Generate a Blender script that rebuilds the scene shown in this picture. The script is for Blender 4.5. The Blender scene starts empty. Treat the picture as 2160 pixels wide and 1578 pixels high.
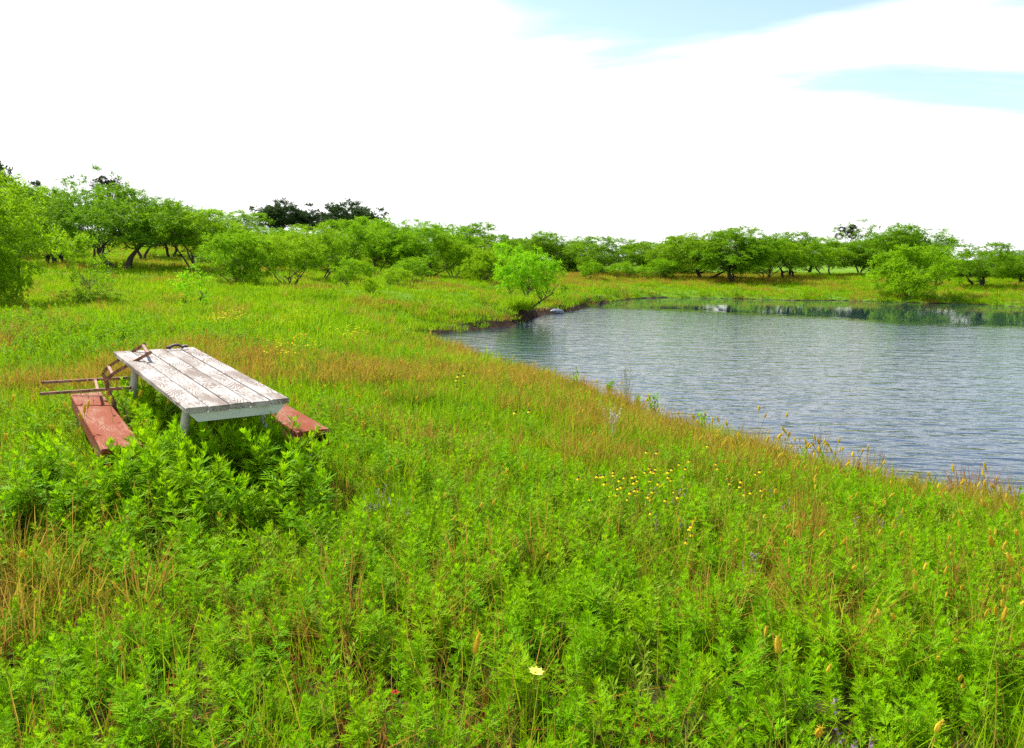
import bpy, math, random
import numpy as np
from mathutils import Vector, Matrix, Euler

# ------------------------------------------------------------------ camera, sky, sun
SC = bpy.context.scene
COL = SC.collection
FPX, CX, CY, EYE, YH = 1695.0, 1080.0, 789.0, 1.7, 548.0      # photograph 2160 x 1578
PITCH = math.atan((CY - YH) / FPX)
cam_d = bpy.data.cameras.new('camera')
cam_d.sensor_width = 36.0
cam_d.lens = FPX / 2160.0 * 36.0
cam_d.clip_start = 0.05
cam_d.clip_end = 6000.0
cam = bpy.data.objects.new('camera', cam_d)
cam.location = (0, 0, EYE)
cam.rotation_euler = (math.radians(90) - PITCH, 0, 0)
COL.objects.link(cam)
SC.camera = cam

SUN_TO = Vector((-0.50, 0.50, 0.80)).normalized()
SUN_EL = math.asin(SUN_TO.z)
SUN_AZ = math.atan2(SUN_TO.x, SUN_TO.y)
world = bpy.data.worlds.new('World')
SC.world = world
world.use_nodes = True
nt = world.node_tree
nt.nodes.clear()


def N(tree, kind, **kw):
    n = tree.nodes.new(kind)
    for k, v in kw.items():
        if k == 'ins':
            for i, val in v.items():
                n.inputs[i].default_value = val
        else:
            setattr(n, k, v)
    return n


def math_node(tree, op, a, b=None, clamp=False):
    n = tree.nodes.new('ShaderNodeMath')
    n.operation = op
    n.use_clamp = clamp
    for i, v in enumerate((a, b)):
        if v is None:
            continue
        if isinstance(v, (int, float)):
            n.inputs[i].default_value = v
        else:
            tree.links.new(v, n.inputs[i])
    return n.outputs[0]


def smooth_node(tree, val, lo, hi):
    n = tree.nodes.new('ShaderNodeMapRange')
    n.interpolation_type = 'SMOOTHSTEP'
    n.inputs['From Min'].default_value = lo
    n.inputs['From Max'].default_value = hi
    tree.links.new(val, n.inputs['Value'])
    return n.outputs['Result']


sky = N(nt, 'ShaderNodeTexSky', sky_type='NISHITA', sun_disc=False, sun_elevation=SUN_EL,
        sun_rotation=SUN_AZ, air_density=1.0, dust_density=0.5, ozone_density=1.5)
bg_sky = N(nt, 'ShaderNodeBackground', ins={1: 0.098})
bg_cloud = N(nt, 'ShaderNodeBackground', ins={0: (1.0, 1.0, 1.0, 1), 1: 0.66})
tc = N(nt, 'ShaderNodeTexCoord')
sep = N(nt, 'ShaderNodeSeparateXYZ')
nt.links.new(tc.outputs['Generated'], sep.inputs[0])
dot = N(nt, 'ShaderNodeVectorMath', operation='DOT_PRODUCT')
nt.links.new(tc.outputs['Generated'], dot.inputs[0])
dot.inputs[1].default_value = Vector((0.60, 0.36, 0.71)).normalized()
# cloud deck: directions flattened on a plane overhead
zz = math_node(nt, 'ADD', math_node(nt, 'MAXIMUM', sep.outputs[2], 0.0), 0.12)
cmb = N(nt, 'ShaderNodeCombineXYZ')
nt.links.new(math_node(nt, 'DIVIDE', sep.outputs[0], zz), cmb.inputs[0])
nt.links.new(math_node(nt, 'DIVIDE', sep.outputs[1], zz), cmb.inputs[1])
cn = N(nt, 'ShaderNodeTexNoise', ins={'Scale': 0.55, 'Detail': 7.0, 'Roughness': 0.55, 'Distortion': 0.4})
mp = N(nt, 'ShaderNodeMapping', ins={'Rotation': (0, 0, 0.5), 'Scale': (0.55, 1.25, 1), 'Location': (-4.33, -4.78, 0)})
nt.links.new(cmb.outputs[0], mp.inputs[0])
nt.links.new(mp.outputs[0], cn.inputs['Vector'])
cover = math_node(nt, 'ADD', dot.outputs['Value'],
                  math_node(nt, 'MULTIPLY', math_node(nt, 'SUBTRACT', cn.outputs[0], 0.5), 1.5))
cover = math_node(nt, 'ADD', cover, math_node(nt, 'MULTIPLY', smooth_node(nt, sep.outputs[2], 0.26, 0.40), 0.60))
blue = math_node(nt, 'MULTIPLY', smooth_node(nt, cover, 0.57, 0.74), math_node(nt, 'MULTIPLY', smooth_node(nt, sep.outputs[2], 0.02, 0.13), math_node(nt, 'ADD', 0.92, math_node(nt, 'MULTIPLY', smooth_node(nt, sep.outputs[2], 0.25, 0.45), 0.08))))
mixw = N(nt, 'ShaderNodeMixShader')
outw = N(nt, 'ShaderNodeOutputWorld')
nt.links.new(sky.outputs[0], bg_sky.inputs[0])
nt.links.new(blue, mixw.inputs[0])
nt.links.new(bg_cloud.outputs[0], mixw.inputs[1])
nt.links.new(bg_sky.outputs[0], mixw.inputs[2])
nt.links.new(mixw.outputs[0], outw.inputs[0])

sun_d = bpy.data.lights.new('sun', 'SUN')
sun_d.energy = 4.8
sun_d.angle = math.radians(3.0)
sun_d.color = (1.0, 0.95, 0.86)
sun = bpy.data.objects.new('sun', sun_d)
sun.rotation_euler = (-SUN_TO).to_track_quat('-Z', 'Y').to_euler()
sun.location = (-20, 10, 40)
COL.objects.link(sun)

SC.view_settings.view_transform = 'Standard'
SC.view_settings.look = 'None'
SC.view_settings.exposure = 1.2
SC.view_settings.gamma = 1.0
SC.view_settings.use_curve_mapping = False
SC.render.engine = 'CYCLES'
SC.cycles.max_bounces = 5
SC.cycles.diffuse_bounces = 3
SC.cycles.glossy_bounces = 2
SC.cycles.transmission_bounces = 3
SC.cycles.use_denoising = False
SC.cycles.use_adaptive_sampling = True
SC.cycles.adaptive_threshold = 0.015

# ------------------------------------------------------------------ helpers
rng = np.random.default_rng(7)
CP, SP = math.cos(PITCH), math.sin(PITCH)


def ray(px, py):
    u = (px - CX) / FPX
    v = (CY - py) / FPX
    return np.array([u, CP + v * SP, -SP + v * CP])


def at(px, py, d):
    """Point of the place seen at photo pixel px, py at ground distance d (metres ahead)."""
    r = ray(px, py)
    return np.array([0, 0, EYE]) + r * (d / r[1])


def on_z(px, py, z):
    r = ray(px, py)
    return np.array([0, 0, EYE]) + r * ((z - EYE) / r[2])


def vnoise(x, y, s, seed=0):
    """Smooth value noise 0..1, cell size s."""
    x = np.asarray(x, float) / s + seed * 17.31
    y = np.asarray(y, float) / s + seed * 9.77
    xi, yi = np.floor(x), np.floor(y)
    fx, fy = x - xi, y - yi
    fx, fy = fx * fx * (3 - 2 * fx), fy * fy * (3 - 2 * fy)

    def h(a, b):
        v = np.sin(a * 127.1 + b * 311.7 + seed * 74.7) * 43758.5453
        return v - np.floor(v)
    return (h(xi, yi) * (1 - fx) + h(xi + 1, yi) * fx) * (1 - fy) + (h(xi, yi + 1) * (1 - fx) + h(xi + 1, yi + 1) * fx) * fy


def sstep(a, b, v):
    t = np.clip((np.asarray(v, float) - a) / (b - a), 0, 1)
    return t * t * (3 - 2 * t)


class MB:
    """Collects quads and triangles (numpy) and builds one mesh."""

    def __init__(self):
        self.v, self.q, self.t, self.n = [], [], [], 0
        self.tint, self.qm, self.tm = [], [], []

    def add(self, v, q=None, t=None, tint=0.5, mat=0):
        v = np.asarray(v, float).reshape(-1, 3)
        self.v.append(v)
        self.tint.append(np.broadcast_to(np.asarray(tint, float), (len(v),)))
        if q is not None and len(q):
            q = np.asarray(q, int).reshape(-1, 4)
            self.q.append(q + self.n)
            self.qm.append(np.full(len(q), mat))
        if t is not None and len(t):
            t = np.asarray(t, int).reshape(-1, 3)
            self.t.append(t + self.n)
            self.tm.append(np.full(len(t), mat))
        self.n += len(v)

    def leaves(self, P, D, S, length, width, tint=0.5, mat=0, peak=0.45):
        """Rhombic leaves from P along D, side S."""
        P, D, S = (np.asarray(a, float) for a in (P, D, S))
        n = len(P)
        L = np.broadcast_to(np.asarray(length, float), (n,))[:, None]
        Wd = np.broadcast_to(np.asarray(width, float), (n,))[:, None]
        v = np.stack([P, P + D * L * peak + S * Wd * 0.5, P + D * L, P + D * L * peak - S * Wd * 0.5], 1)
        tt = np.repeat(np.broadcast_to(np.asarray(tint, float), (n,)), 4)
        self.add(v.reshape(-1, 3), np.arange(4 * n).reshape(n, 4), tint=tt, mat=mat)

    def tube(self, pts, rad, sides=5, tint=0.5, mat=0, square=False):
        pts = np.asarray(pts, float)
        m = len(pts)
        rad = np.broadcast_to(np.asarray(rad, float), (m,))
        d = np.gradient(pts, axis=0)
        d /= np.linalg.norm(d, axis=1, keepdims=True) + 1e-9
        ref = np.array([0, 0, 1.0]) if abs(d[0, 2]) < 0.9 else np.array([1.0, 0, 0])
        a = np.cross(d, ref)
        a /= np.linalg.norm(a, axis=1, keepdims=True) + 1e-9
        b = np.cross(d, a)
        k = 4 if square else sides
        ang = np.arange(k) * 2 * np.pi / k + (np.pi / 4 if square else 0)
        ring = (np.cos(ang)[None, :, None] * a[:, None, :] + np.sin(ang)[None, :, None] * b[:, None, :])
        v = pts[:, None, :] + ring * rad[:, None, None] * (1.414 if square else 1)
        q = []
        for i in range(m - 1):
            for j in range(k):
                j2 = (j + 1) % k
                q.append((i * k + j, i * k + j2, (i + 1) * k + j2, (i + 1) * k + j))
        base = v.reshape(-1, 3)
        if square:
            q.append((0, 1, 2, 3))
            o = (m - 1) * k
            q.append((o + 3, o + 2, o + 1, o))
            self.add(base, q, tint=tint, mat=mat)
        else:
            vv = np.vstack([base, pts[0], pts[-1]])
            t = [(m * k, j, (j + 1) % k) for j in range(k)] + [(m * k + 1, (m - 1) * k + (j + 1) % k, (m - 1) * k + j) for j in range(k)]
            self.add(vv, q, t, tint=tint, mat=mat)

    def box(self, c, ax, ay, az, hx, hy, hz, bev=0.0, mat=0):
        """Box with chamfered long edges: centre, axes, half sizes."""
        c, ax, ay, az = (np.asarray(a, float) for a in (c, ax, ay, az))
        b = bev
        prof = [(-hx + b, -hz), (hx - b, -hz), (hx, -hz + b), (hx, hz - b), (hx - b, hz), (-hx + b, hz), (-hx, hz - b), (-hx, -hz + b)] if b > 0 else \
               [(-hx, -hz), (hx, -hz), (hx, hz), (-hx, hz)]
        k = len(prof)
        v = [c + ax * p + az * r + ay * s for s in (-hy, hy) for p, r in prof]
        q = [(j, (j + 1) % k, k + (j + 1) % k, k + j) for j in range(k)]
        v = np.array(v)
        ce = np.array([c - ay * hy, c + ay * hy])
        t = [(2 * k, (j + 1) % k, j) for j in range(k)] + [(2 * k + 1, k + j, k + (j + 1) % k) for j in range(k)]
        self.add(np.vstack([v, ce]), q, t, mat=mat)

    def mesh(self, name, mats, smooth=False):
        me = bpy.data.meshes.new(name)
        v = np.vstack(self.v)
        q = np.vstack(self.q) if self.q else np.zeros((0, 4), int)
        t = np.vstack(self.t) if self.t else np.zeros((0, 3), int)
        me.vertices.add(len(v))
        me.vertices.foreach_set('co', v.ravel())
        loops = np.concatenate([q.ravel(), t.ravel()])
        me.loops.add(len(loops))
        me.loops.foreach_set('vertex_index', loops)
        tot = np.concatenate([np.full(len(q), 4), np.full(len(t), 3)])
        me.polygons.add(len(tot))
        me.polygons.foreach_set('loop_start', np.concatenate([[0], np.cumsum(tot)[:-1]]))
        mi = np.concatenate(self.qm + self.tm) if (self.qm or self.tm) else np.zeros(0, int)
        for m in (mats if isinstance(mats, (list, tuple)) else [mats]):
            me.materials.append(m)
        me.polygons.foreach_set('material_index', mi)
        me.polygons.foreach_set('use_smooth', np.full(len(tot), smooth))
        a = me.attributes.new('tint', 'FLOAT', 'POINT')
        a.data.foreach_set('value', np.concatenate(self.tint))
        me.update(calc_edges=True)
        me.validate()
        return me


def tag(o, label=None, cat=None, group=None, kind=None):
    for k, v in (('label', label), ('category', cat), ('group', group), ('kind', kind)):
        if v:
            o[k] = v
    return o


def link(name, me, parent=None, loc=None):
    o = bpy.data.objects.new(name, me)
    COL.objects.link(o)
    if parent is not None:
        o.parent = parent
    if loc is not None:
        o.location = loc
    return o


def empty(name, loc=(0, 0, 0), rot=(0, 0, 0), scale=(1, 1, 1)):
    o = bpy.data.objects.new(name, None)
    o.empty_display_size = 0.2
    o.location, o.rotation_euler, o.scale = loc, rot, scale
    COL.objects.link(o)
    return o


def copy_tree(o, parent=None):
    c = o.copy()
    COL.objects.link(c)
    c.parent = parent
    for ch in o.children:
        copy_tree(ch, c)
    return c


# ------------------------------------------------------------------ materials
def new_mat(name):
    m = bpy.data.materials.new(name)
    m.use_nodes = True
    t = m.node_tree
    t.nodes.clear()
    out = t.nodes.new('ShaderNodeOutputMaterial')
    return m, t, out


def mixc(t, fac, a, b, blend='MIX'):
    n = t.nodes.new('ShaderNodeMix')
    n.data_type = 'RGBA'
    n.blend_type = blend
    for sock, v in ((n.inputs['Factor'], fac), (n.inputs['A'], a), (n.inputs['B'], b)):
        if isinstance(v, (int, float)):
            sock.default_value = v
        elif isinstance(v, tuple):
            sock.default_value = (*v, 1.0)
        else:
            t.links.new(v, sock)
    return n.outputs['Result']


def noise(t, vec, scale, detail=3.0, rough=0.5, w=None, scl=None):
    if scl is not None:
        mpn = t.nodes.new('ShaderNodeMapping')
        mpn.inputs['Scale'].default_value = scl
        t.links.new(vec, mpn.inputs[0])
        vec = mpn.outputs[0]
    n = t.nodes.new('ShaderNodeTexNoise')
    n.inputs['Scale'].default_value = scale
    n.inputs['Detail'].default_value = detail
    n.inputs['Roughness'].default_value = rough
    t.links.new(vec, n.inputs['Vector'])
    return n.outputs[0]


def leaf_mat(name, lo, hi, alt=None, trans=0.4, gloss=0.03, patch=None):
    """Foliage: colour runs lo..hi by clump, some objects lean to alt; light shines through."""
    m, t, out = new_mat(name)
    at_n = t.nodes.new('ShaderNodeAttribute')
    at_n.attribute_name = 'tint'
    oi = t.nodes.new('ShaderNodeObjectInfo')
    ge = t.nodes.new('ShaderNodeNewGeometry')
    c = mixc(t, at_n.outputs['Fac'], lo, hi)
    if alt is not None:
        c = mixc(t, math_node(t, 'MULTIPLY', math_node(t, 'POWER', oi.outputs['Random'], 1.6), 0.75), c, alt)
    if patch is not None:
        pn = noise(t, ge.outputs['Position'], patch[1], 3.0, 0.6)
        c = mixc(t, math_node(t, 'MULTIPLY', smooth_node(t, pn, patch[2], patch[2] + 0.16), patch[3]), c, patch[0])
        pd = noise(t, ge.outputs['Position'], .55, 3.0, 0.6, scl=(1, 1.3, 1))
        c = mixc(t, math_node(t, 'MULTIPLY', smooth_node(t, pd, .52, .68), .6), c, patch[4])
    p = t.nodes.new('ShaderNodeBsdfPrincipled')
    p.inputs['Roughness'].default_value = 0.55
    p.inputs['Specular IOR Level'].default_value = gloss
    t.links.new(c, p.inputs['Base Color'])
    tr = t.nodes.new('ShaderNodeBsdfTranslucent')
    tc2 = mixc(t, 0.55, c, (1.0, 1.0, 0.25), 'MULTIPLY')
    g = t.nodes.new('ShaderNodeGamma')
    g.inputs[1].default_value = 0.82
    t.links.new(tc2, g.inputs[0])
    t.links.new(g.outputs[0], tr.inputs[0])
    mx = t.nodes.new('ShaderNodeMixShader')
    mx.inputs[0].default_value = trans
    t.links.new(p.outputs[0], mx.inputs[1])
    t.links.new(tr.outputs[0], mx.inputs[2])
    t.links.new(mx.outputs[0], out.inputs[0])
    return m


def bark_mat(name, a, b):
    m, t, out = new_mat(name)
    tcn = t.nodes.new('ShaderNodeTexCoord')
    f = noise(t, tcn.outputs['Object'], 14.0, 5.0, 0.65, scl=(1, 1, 0.25))
    p = t.nodes.new('ShaderNodeBsdfPrincipled')
    p.inputs['Roughness'].default_value = 0.9
    t.links.new(mixc(t, f, a, b), p.inputs['Base Color'])
    bp = t.nodes.new('ShaderNodeBump')
    bp.inputs['Strength'].default_value = 0.8
    bp.inputs['Distance'].default_value = 0.02
    t.links.new(f, bp.inputs['Height'])
    t.links.new(bp.outputs[0], p.inputs['Normal'])
    t.links.new(p.outputs[0], out.inputs[0])
    return m


def plain_mat(name, a, b=None, rough=0.7, scale=30.0, bump=0.0, metal=0.0, lo=0.4, hi=0.6, scl=None):
    m, t, out = new_mat(name)
    tcn = t.nodes.new('ShaderNodeTexCoord')
    f = noise(t, tcn.outputs['Object'], scale, 5.0, 0.6, scl=scl)
    p = t.nodes.new('ShaderNodeBsdfPrincipled')
    p.inputs['Roughness'].default_value = rough
    p.inputs['Metallic'].default_value = metal
    t.links.new(mixc(t, smooth_node(t, f, lo, hi), a, b if b else a), p.inputs['Base Color'])
    if bump:
        bp = t.nodes.new('ShaderNodeBump')
        bp.inputs['Strength'].default_value = bump
        bp.inputs['Distance'].default_value = 0.01
        t.links.new(f, bp.inputs['Height'])
        t.links.new(bp.outputs[0], p.inputs['Normal'])
    t.links.new(p.outputs[0], out.inputs[0])
    return m


M = {}
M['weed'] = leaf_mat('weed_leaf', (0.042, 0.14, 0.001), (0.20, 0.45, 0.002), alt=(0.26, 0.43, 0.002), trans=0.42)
M['grass'] = leaf_mat('meadow_grass', (0.08, 0.21, 0.002), (0.21, 0.42, 0.003), alt=(0.28, 0.39, 0.004), trans=0.42,
                      patch=((0.36, 0.24, 0.03), 0.35, 0.54, 0.6, (0.055, 0.16, 0.003)))
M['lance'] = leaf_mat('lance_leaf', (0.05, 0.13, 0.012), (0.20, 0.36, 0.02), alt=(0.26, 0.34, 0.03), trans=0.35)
M['dry'] = leaf_mat('dry_grass', (0.24, 0.10, 0.02), (0.48, 0.27, 0.05), alt=(0.34, 0.34, 0.02), trans=0.35)
M['rust'] = leaf_mat('rust_grass', (0.20, 0.05, 0.012), (0.42, 0.15, 0.03), alt=(0.42, 0.20, 0.05), trans=0.3)
M['stalk'] = leaf_mat('stalk', (0.20, 0.30, 0.02), (0.34, 0.36, 0.05), trans=0.2)
M['head'] = leaf_mat('seed_head', (0.50, 0.37, 0.02), (0.74, 0.58, 0.05), alt=(0.50, 0.32, 0.03), trans=0.4)
M['mesq'] = leaf_mat('mesquite_leaf', (0.075, 0.21, 0.003), (0.23, 0.46, 0.006), alt=(0.24, 0.40, 0.006), trans=0.48)
M['mesq_dark'] = leaf_mat('old_mesquite_leaf', (0.055, 0.155, 0.004), (0.17, 0.36, 0.007), alt=(0.18, 0.32, 0.007), trans=0.44)
M['willow'] = leaf_mat('bank_tree_leaf', (0.15, 0.40, 0.005), (0.27, 0.58, 0.008), trans=0.5)
M['oak'] = leaf_mat('oak_leaf', (0.028, 0.062, 0.018), (0.07, 0.13, 0.034), trans=0.15)
M['mistle'] = leaf_mat('mistletoe_leaf', (0.02, 0.035, 0.012), (0.06, 0.075, 0.03), trans=0.15)
M['bark'] = bark_mat('bark', (0.035, 0.026, 0.02), (0.12, 0.095, 0.075))
M['bark_dark'] = bark_mat('bark_dark', (0.012, 0.009, 0.008), (0.055, 0.042, 0.034))
M['yellow'] = leaf_mat('yellow_petal', (0.75, 0.50, 0.01), (0.85, 0.66, 0.02), trans=0.3)
M['lemon'] = leaf_mat('lemon_petal', (0.80, 0.76, 0.08), (0.88, 0.85, 0.22), trans=0.3)
M['red'] = leaf_mat('red_petal', (0.40, 0.02, 0.015), (0.55, 0.04, 0.02), trans=0.25)
M['purple'] = leaf_mat('purple_floret', (0.22, 0.12, 0.26), (0.36, 0.25, 0.40), trans=0.25)
M['silver'] = leaf_mat('dead_silver_stem', (0.34, 0.34, 0.27), (0.52, 0.50, 0.42), trans=0.1)
M['cone'] = plain_mat('flower_cone', (0.03, 0.012, 0.006), (0.06, 0.025, 0.01), 0.8, 200)
M['rustmetal'] = plain_mat('rusty_steel', (0.10, 0.035, 0.018), (0.36, 0.17, 0.10), 0.75, 26, 0.5, lo=0.3, hi=0.75)
M['darkrust'] = plain_mat('dark_rusty_iron', (0.04, 0.022, 0.018), (0.12, 0.07, 0.055), 0.6, 60, 0.6)
M['pipe'] = plain_mat('white_pipe_paint', (0.42, 0.41, 0.37), (0.25, 0.25, 0.20), 0.5, 20, 0.2, lo=0.55, hi=0.75)
M['apron'] = plain_mat('white_board_paint', (0.50, 0.54, 0.48), (0.38, 0.42, 0.35), 0.6, 9, 0.15, lo=0.5, hi=0.8)
M['stone'] = plain_mat('wet_stone', (0.10, 0.11, 0.14), (0.20, 0.22, 0.27), 0.35, 8, 0.5)


def plank_mat(name, paint, wood, dark, edge=0.5, ring=True):
    """Worn paint over grained wood; grain runs along local Y."""
    m, t, out = new_mat(name)
    tcn = t.nodes.new('ShaderNodeTexCoord')
    oi = t.nodes.new('ShaderNodeObjectInfo')
    off = t.nodes.new('ShaderNodeVectorMath')
    off.operation = 'SCALE'
    cm = t.nodes.new('ShaderNodeCombineXYZ')
    cm.inputs[0].default_value = 3.1
    cm.inputs[1].default_value = 7.7
    t.links.new(cm.outputs[0], off.inputs[0])
    t.links.new(oi.outputs['Random'], off.inputs['Scale'])
    ad = t.nodes.new('ShaderNodeVectorMath')
    t.links.new(tcn.outputs['Object'], ad.inputs[0])
    t.links.new(off.outputs[0], ad.inputs[1])
    vec = ad.outputs[0]
    # cathedral rings: stretched distorted field folded into bands
    w1 = noise(t, vec, 1.0, 2.0, 0.4, scl=(7.0, 1.1, 7.0))
    band = math_node(t, 'ABSOLUTE', math_node(t, 'SINE', math_node(t, 'MULTIPLY', w1, 95.0)))
    fine = noise(t, vec, 1.0, 4.0, 0.7, scl=(120.0, 4.0, 120.0))
    wear = noise(t, vec, 1.0, 4.0, 0.62, scl=(5.0, 1.6, 5.0))
    grain = math_node(t, 'ADD', math_node(t, 'MULTIPLY', band, 0.35), math_node(t, 'MULTIPLY', fine, 0.65))
    mask = math_node(t, 'ADD', math_node(t, 'MULTIPLY', grain, 0.55), math_node(t, 'MULTIPLY', wear, 0.9))
    bare = smooth_node(t, mask, edge + 0.22, edge + 0.42)
    woodc = mixc(t, fine, dark, wood)
    c = mixc(t, bare, paint, woodc)
    p = t.nodes.new('ShaderNodeBsdfPrincipled')
    p.inputs['Roughness'].default_value = 0.8
    p.inputs['Specular IOR Level'].default_value = 0.12
    t.links.new(c, p.inputs['Base Color'])
    bp = t.nodes.new('ShaderNodeBump')
    bp.inputs['Strength'].default_value = 0.5
    bp.inputs['Distance'].default_value = 0.004
    t.links.new(mask, bp.inputs['Height'])
    bp.invert = True
    t.links.new(bp.outputs[0], p.inputs['Normal'])
    t.links.new(p.outputs[0], out.inputs[0])
    return m


M['top'] = plank_mat('worn_white_plank', (0.40, 0.375, 0.35), (0.22, 0.175, 0.145), (0.12, 0.09, 0.07), 0.43)
M['bench'] = plank_mat('worn_red_plank', (0.19, 0.036, 0.010), (0.30, 0.19, 0.13), (0.19, 0.065, 0.03), 0.50)
M['hollow_shade'] = plain_mat('painted_hollow_shade', (0.03, 0.022, 0.02), (0.05, 0.035, 0.03), 0.9)  # near-black colour standing in for the shade inside the hollow benches

# ------------------------------------------------------------------ pond outline and ground heights
WATER = -0.70
near = [(2700, 1130), (2400, 1072), (2160, 1036), (2060, 1018), (1950, 1000), (1820, 978), (1700, 956), (1640, 932), (1560, 908),
        (1480, 890), (1420, 876), (1350, 845), (1290, 822), (1230, 806), (1170, 788), (1110, 768), (1050, 750), (980, 730), (925, 716), (895, 711)]
bank = [(880, 709), (915, 705), (945, 700), (960, 703), (990, 695), (1030, 692), (1062, 688), (1082, 682), (1096, 680), (1112, 673), (1122, 667),
        (1136, 666), (1150, 661), (1175, 660), (1192, 656), (1210, 653), (1222, 648), (1245, 645), (1262, 641), (1285, 638)]
far = [(1310, 633), (1345, 630), (1400, 628), (1470, 629), (1540, 630), (1600, 632), (1680, 634), (1760, 634), (1840, 636), (1900, 638),
       (1960, 640), (2020, 640), (2080, 643), (2160, 648), (2300, 655), (2500, 668)]
poly = [(on_z(x, y, WATER + 0.22), 2.6) for x, y in near] + [(on_z(x, y, WATER), 0.40) for x, y in bank] + [(on_z(x, y, WATER), 1.5) for x, y in far]
PX = np.array([p[0][:2] for p in poly])
PW = np.array([p[1] for p in poly])


def pond_sd(x, y):
    """Signed distance to the pond edge (positive on land) and bank width there."""
    x, y = np.ravel(x), np.ravel(y)
    best = np.full(len(x), 1e9)
    wid = np.ones(len(x))
    inside = np.zeros(len(x), bool)
    n = len(PX)
    for i in range(n):
        a, b = PX[i], PX[(i + 1) % n]
        e = b - a
        t = np.clip(((x - a[0]) * e[0] + (y - a[1]) * e[1]) / (e @ e), 0, 1)
        d = np.hypot(x - a[0] - t * e[0], y - a[1] - t * e[1])
        m = d < best
        best = np.where(m, d, best)
        wid = np.where(m, PW[i] * (1 - t) + PW[(i + 1) % n] * t, wid)
        if a[1] != b[1]:
            c = ((a[1] > y) != (b[1] > y)) & (x < (b[0] - a[0]) * (y - a[1]) / (b[1] - a[1]) + a[0])
            inside ^= c
    return np.where(inside, -best, best), wid


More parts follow.
